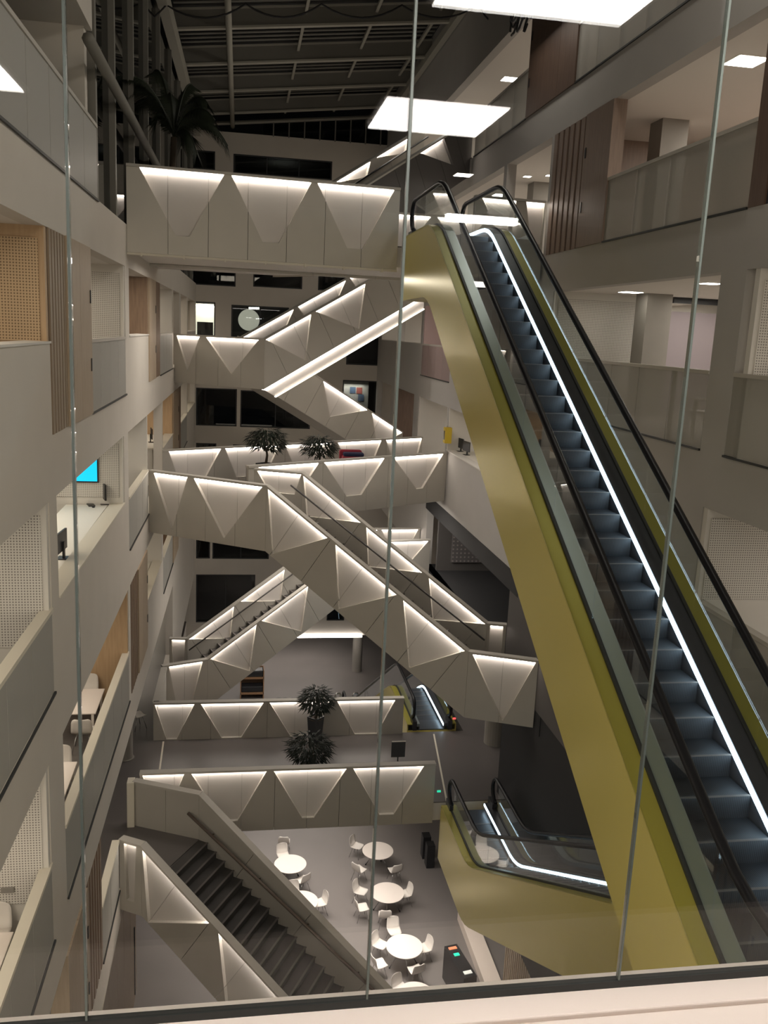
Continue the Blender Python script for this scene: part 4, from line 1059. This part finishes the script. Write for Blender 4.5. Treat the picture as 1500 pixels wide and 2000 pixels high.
MB().box(p.x, q.x, 20.24, 20.251, q.z, pt.z).build('display', 'screen_cyan', r)
# yellow wall box
c = onX((874, 850), 7.42)
r = thing('wall_box', 'yellow box with black emblem on the white corner above the parapet', 'box', (c.x, c.y, c.z))
MB().box(c.x - .12, c.x + .12, c.y - .16, c.y + .16, c.z - .28, c.z + .28).build('case', 'yellow_sign', r)
MB().box(c.x - .135, c.x - .12, c.y - .07, c.y + .07, c.z - .16, c.z + .16).build('emblem', 'black_plastic', r)

# ------------------------------------------------------------------ lamps one can see
def downlight(px, z, s, label):
    c = onZ(px, z - .012)
    r = thing('ceiling_downlight', label, 'lamp', (c.x, c.y, z))
    MB().box(c.x - s / 2 - .03, c.x + s / 2 + .03, c.y - s / 2 - .03, c.y + s / 2 + .03, z - .012, z - .001).build('frame', 'white_plastic', r)
    MB().box(c.x - s / 2, c.x + s / 2, c.y - s / 2, c.y + s / 2, z - .02, z - .012).build('diffuser', 'downlight', r)
downlight((996, 155), LV[7] + OP, .5, 'square lit downlight beside the grey column at the top')
downlight((1458, 120), LV[6] + OP, .55, 'square downlight beside the dark slats at the right edge')
downlight((1232, 571), LV[5] + OP, .42, 'downlight left of the concrete column over the right balustrade')
downlight((1388, 554), LV[5] + OP, .3, 'downlight right of the concrete column at the grey frame')
downlight((1030, 345), LV[6] + OP, .2, 'small spot left of the grey column by the escalator top')
downlight((1074, 343), LV[6] + OP, .2, 'small spot right of the grey column by the escalator top')
downlight((905, 342), LV[6] + OP, .5, 'square downlight above the left handrail of the big escalator')
downlight((980, 382), LV[6] + OP, .6, 'downlight above the right handrail of the big escalator')
p, q = onY((530, 348), 50.6), onY((573, 350), 50.6)
def hung(p, q, w, h, top):
    r = MB().bar(p, q, w, h)
    for s_ in (.2, .8):
        c_ = Vector(p).lerp(Vector(q), s_); r.box(c_.x - .012, c_.x + .012, c_.y - .012, c_.y + .012, c_.z, top, 1)
    return r.build('tube_lamp', ['downlight', 'roof_dark'])
tag(hung(p, q, .12, .1, LV[8] - .9), 'white tube lamp inside the dark window over the top bridge', 'lamp')
p, q = onY((486, 602), 51.5), onY((506, 602), 51.5)
tag(hung(p, q, .3, .1, LV[6] - .9), 'small tube lamp above the round yellow wall disc', 'lamp')
c = onY((486, 625), 53.5)
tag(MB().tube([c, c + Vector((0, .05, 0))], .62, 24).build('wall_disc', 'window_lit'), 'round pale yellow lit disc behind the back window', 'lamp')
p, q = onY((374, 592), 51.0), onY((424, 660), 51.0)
tag(MB().box(p.x, q.x, 51.0, 51.05, q.z, p.z).build('lit_wall', 'window_lit'), 'bright lit room wall behind the leftmost back window', 'wall panel')  # glows itself instead of being lit by the room lamps
c = onY((398, 638), 50.4)
for q_ in ((392, 597), (412, 599)):
    e = onY(q_, 50.6); tag(hung((e.x - .28, 50.65, e.z), (e.x + .28, 50.65, e.z), .3, .06, LV[6] - .9), 'short ceiling tube lamp behind the leftmost lit back window, ' + ('left one' if q_[0] < 400 else 'right one'), 'lamp')
tag(MB().box(c.x - .35, c.x + .5, 50.2, 50.7, LV[5], c.z + .25).build('cupboard', 'black_plastic'), 'small black cupboard behind the leftmost lit back window', 'cupboard')
tag(MB().box(-.5, 7.3, 48.9, 49.0, LV[1] - 1.0, LV[1] - .9).build('cove_light', 'led'), 'long white light strip at the foot of the back wall', 'lamp')
# notices behind the far window
for i, (px, py, mt) in enumerate(((676, 763, 'paper_white'), (689, 762, 'paper_blue'), (702, 763, 'paper_red'), (678, 777, 'paper_white'), (692, 778, 'paper_white'), (705, 777, 'paper_blue'))):
    c = onY((px, py), 49.9)
    tag(MB().box(c.x - .16, c.x + .16, 49.9, 49.92, c.z - .18, c.z + .18).build('notice', mt), 'small %s notice, %s row, %s of three, behind the far right window' % (mt.split('_')[1], 'upper' if i < 3 else 'lower', ('first', 'second', 'third')[i % 3]), 'poster', 'notices behind the far window')
tag(MB().box(5.5, 7.2, 49.925, 49.98, LV[4], LV[4] + 2.7).build('notice_board', 'white_wall'), 'white board carrying small notices behind the far right window', 'board')
area('notice_lamp', (6.3, 49.6, LV[4] + 2.5), 1.2, .2, 12, NEUT)
# dim furniture silhouettes behind the dark fourth-storey windows
for px, lab in ((545, 'pale high chair behind the dark wide window, left of two'), (565, 'pale high chair behind the dark wide window, right of two')):
    c = onY((px, 835), 50.6); r = thing('bar_chair', lab, 'chair', (c.x, 50.6, LV[4]))
    MB().box(c.x - .25, c.x + .25, 50.4, 50.8, LV[4] + .7, LV[4] + .74).build('seat', 'steel', r)
    MB().box(c.x - .25, c.x + .25, 50.78, 50.82, LV[4] + .74, LV[4] + 1.15).build('backrest', 'steel', r)
    for x in (-.22, .22):
        for y in (50.42, 50.78): MB().tube([(c.x + x, y, LV[4]), (c.x + x, y, LV[4] + .7)], .02, 5).build('leg', 'steel', r)

# ------------------------------------------------------------------ things on the walkways and on the ground
c = onY((610, 893), 30.6)
r = thing('bench', 'low dark bench beside the right potted tree on the diagonal bridge', 'bench', (c.x, 30.6, LV[4]))
MB().box(c.x - .6, c.x + .5, 30.3, 30.75, LV[4] + .62, LV[4] + .70).build('seat', 'black_plastic', r)
for x in (-.5, .4): MB().box(c.x + x - .05, c.x + x + .05, 30.35, 30.7, LV[4], LV[4] + .62).build('leg', 'black_plastic', r)
c = onY((686, 895), 31.8)
r = thing('armchair', 'small red armchair with dark blue cloth on the diagonal bridge', 'chair', (c.x, 31.8, LV[4]))
MB().box(c.x - .36, c.x + .36, 31.5, 32.1, LV[4], LV[4] + .92).build('seat', 'red_cloth', r, bevel=.06)
MB().box(c.x - .42, c.x + .42, 31.95, 32.2, LV[4] + .3, LV[4] + 1.12).build('backrest', 'red_cloth', r, bevel=.08)
MB().box(c.x - .30, c.x + .45, 31.6, 32.0, LV[4] + .92, LV[4] + 1.05).build('cloth', 'blue_cloth', r, bevel=.05)
c = onZ((492, 1368), 0.0)
r = thing('shelf_bench', 'brown two-tier bench unit with dark seats in the far hall', 'bench', (c.x, c.y, 0))
for z in (.35, 1.25):
    MB().box(c.x - .65, c.x + .65, c.y, c.y + .7, z, z + .1).build('shelf', 'brown_bench', r)
    MB().box(c.x - .6, c.x + .6, c.y + .05, c.y + .65, z + .1, z + .45).build('seat', 'black_plastic', r, bevel=.05)
for x in (-.65, .6): MB().box(c.x + x, c.x + x + .05, c.y, c.y + .7, 0, 1.75).build('side_panel', 'brown_bench', r)
MB().box(c.x - .65, c.x + .65, c.y + .7, c.y + .75, 0, 1.75).build('back_panel', 'brown_bench', r)
for px, lab in ((545, 'dark stool behind the walkway balustrade, left one'), (557, 'dark stool behind the walkway balustrade, middle one'), (572, 'dark stool behind the walkway balustrade, beside the plant')):
    c = onZ((px, 1368), .5); r = thing('stool', lab, 'stool', (c.x, c.y, 0), group='dark stools in the far hall')
    MB().lathe([(.2, .42), (.24, .46), (.24, .54), (.2, .58)], (c.x, c.y, 0), 14).build('seat', 'black_plastic', r)
    MB().lathe([(.2, 0), (.2, .02), (.03, .04), (.03, .42)], (c.x, c.y, 0), 12).build('pedestal', 'black_plastic', r)
for px, lab in ((655, 'slim grey turnstile post right of the walkway plant'), (689, 'slim grey turnstile post left of the far escalator')):
    c = onZ((px, 1371), .6)
    tag(MB().tube([(c.x, c.y, 0), (c.x, c.y, 1.0), (c.x + .06, c.y, 1.1), (c.x + .2, c.y, 1.1), (c.x + .26, c.y, 1.0), (c.x + .26, c.y, 0)], .06, 8).build('turnstile_post', 'steel'), lab, 'post')
# black kiosk by the bottom
c = onZ((938, 1940), 0.0)
r = thing('kiosk', 'slim black kiosk with small coloured displays at the bottom', 'kiosk', (c.x - .6, c.y, 0))
x, y = c.x - .7, c.y + .1
d = Vector((.28, -1.5, 0)).normalized(); s = Vector((-d.y, d.x, 0)) * .22
def slab_(z0, z1, l0, l1, sc, nm, mt):
    p = [Vector((x, y, z0)) + d * l0 + s * sc, Vector((x, y, z0)) + d * l1 + s * sc, Vector((x, y, z0)) + d * l1 - s * sc, Vector((x, y, z0)) + d * l0 - s * sc]
    MB().prism(p, (0, 0, z1 - z0)).build(nm, mt, r)
slab_(0, 1.15, -.75, .75, 1, 'case', 'black_plastic'); slab_(1.15, 1.17, -.64, -.53, .6, 'display', 'kiosk_orange'); slab_(1.15, 1.17, -.34, -.22, .4, 'display', 'led_green'); slab_(1.15, 1.17, .48, .62, .6, 'label_plate', 'kiosk_white')
for px, py, lab in ((846, 1690, 'black bin under the start of the lower escalator'), (838, 1672, 'black bin behind the other under the lower escalator')):
    c = onZ((px, py), 0.0); tag(MB().box(c.x - .32, c.x + .0, c.y - .2, c.y + .2, 0, .95).build('bin', 'black_plastic', bevel=.02), lab, 'bin')
c = onY((776, 1497), 22.9)
r = thing('sign_stand', 'thin dark sign stand behind the near walkway balustrade', 'sign', (c.x, 22.9, LV[2]))
MB().tube([(c.x, 22.9, LV[2]), (c.x, 22.9, LV[2] + 1.1)], .02, 6).build('post', 'black_plastic', r)
MB().box(c.x - .2, c.x + .2, 22.88, 22.91, LV[2] + 1.0, LV[2] + 1.5).build('board', 'roof_dark', r)
MB().box(c.x - .2, c.x + .2, 22.87, 22.88, LV[2] + 1.47, LV[2] + 1.5).build('edge', 'white_plastic', r)
# ground-floor wall right: skirting and slats
struct(MB().box(7.9, 8.45, 18, 27, 0, .35).build('baseboard_right', 'kerb_cream'))
r = thing('wood_cladding', 'brown slatted wood wall at the very bottom under the yellow escalator', 'wall panel', (8.3, 21, 0))
for i in range(26): MB().box(8.36, 8.5, 19.0 + i * .16, 19.1 + i * .16, .35, 3.4).build('slat', 'oak_grey', r)
c = onX((1055, 1925), 8.1)
tag(MB().tube([Vector((8.1, c.y - .2 + .38 * math.cos(t * .3), .55 + .55 * math.sin(t * .3))) for t in range(11)], .10, 8).build('curved_seat', 'white_plastic'), 'white curved seat before the slatted wall at the bottom', 'chair')
# green and red indicator lights on the escalators
for px, z, mt, lab in (((857, 1545), 0, 'led_green', 'small green indicator light on the lower escalator newel'), ((887, 1403), 0, 'led_red', 'small red indicator light on the far escalator newel')):
    c = onY(px, 21.75 if mt == 'led_green' else 26.55); tag(MB().box(c.x - .05, c.x + .05, c.y - .03, c.y, c.z - .025, c.z + .025).build('indicator_light', mt), lab, 'light')

# ------------------------------------------------------------------ glass screen, kerb and the landing behind it
GY = 1.90; ZF = LV[5]
struct(MB().box(-3.5, 5, -3.9, GY - .16, ZF - .4, ZF - .09).build('floor_landing', 'black_wall'))
k = thing('glass_screen', 'full-height glass screen of four panes along the near edge', 'glass screen', (.4, GY, ZF))
jx = [-1.03, -.345, .335, 1.005, 1.69]
gp = [onY((147, 1000), GY).x, onY((763, 1000), GY).x, onY((1310, 1000), GY).x]
jx = [gp[0] - .68, *gp, gp[2] + .68]
zb = onY((1000, 1945), GY).z
for a, b in zip(jx[:-1], jx[1:]):
    MB().box(a + .004, b - .004, GY - .006, GY + .006, zb, ZF + 2.65).build('pane', 'glass_front', k)
for x in jx[1:-1]: MB().box(x - .0026, x + .0026, GY - .007, GY + .007, zb, ZF + 2.65).build('joint', 'joint_seal', k)
MB().box(jx[0] - 2, jx[-1] + 2, GY - .010, GY + .010, zb + .006, zb + .028).build('gasket', 'gasket', k)
struct(MB().box(-3.5, 5, GY - .085, GY + .05, zb - .5, zb + .008).build('kerb', 'kerb_cream', bevel=.004))
struct(MB().box(-3.5, 5, GY - .30, GY - .088, zb - .5, zb - .002).build('sill', 'kerb_cream', bevel=.004))
struct(MB().box(-3.5, 5, -3.9, GY, EYE.z + 1.0, EYE.z + 1.3).build('ceiling_landing', 'landing_grey'))
struct(MB().box(-3.5, 5, -4.1, -3.9, ZF - .4, EYE.z + 1.3).build('wall_landing', 'roof_dark'))
for (x0, x1, y0, y1, lab) in ((.60, 1.14, -.76, -.18, 'square ceiling light panel behind the photographer, mirrored mid-picture'), (.56, 1.16, .93, 1.52, 'square ceiling light panel nearest the glass, mirrored at the top edge'),
                              (-1.56, -.97, -.64, -.06, 'square ceiling light panel mirrored at the left edge'),
                              (-1.66, -1.06, .93, 1.52, 'square ceiling light panel over the left end of the kerb'), (2.4, 3.0, .93, 1.52, 'square ceiling light panel over the right end of the kerb')):  # last two added out of view to light the kerb
    r = thing('ceiling_panel', lab, 'lamp', ((x0 + x1) / 2, (y0 + y1) / 2, EYE.z + 1.0))
    MB().box(x0 - .02, x1 + .02, y0 - .02, y1 + .02, EYE.z + .985, EYE.z + 1.0).build('frame', 'white_plastic', r)
    MB().box(x0, x1, y0, y1, EYE.z + .978, EYE.z + .985).build('diffuser', 'lamp_panel', r)
r = thing('tube_lamp', 'slim white tube lamp mirrored across the escalator handrails', 'lamp', (1.95, -3.6, EYE.z + .98))
MB().box(1.65, 2.25, -3.66, -3.58, EYE.z + .93, EYE.z + .985).build('tube', 'tube', r)
MB().box(1.62, 2.28, -3.68, -3.56, EYE.z + .985, EYE.z + 1.0).build('housing', 'white_plastic', r)
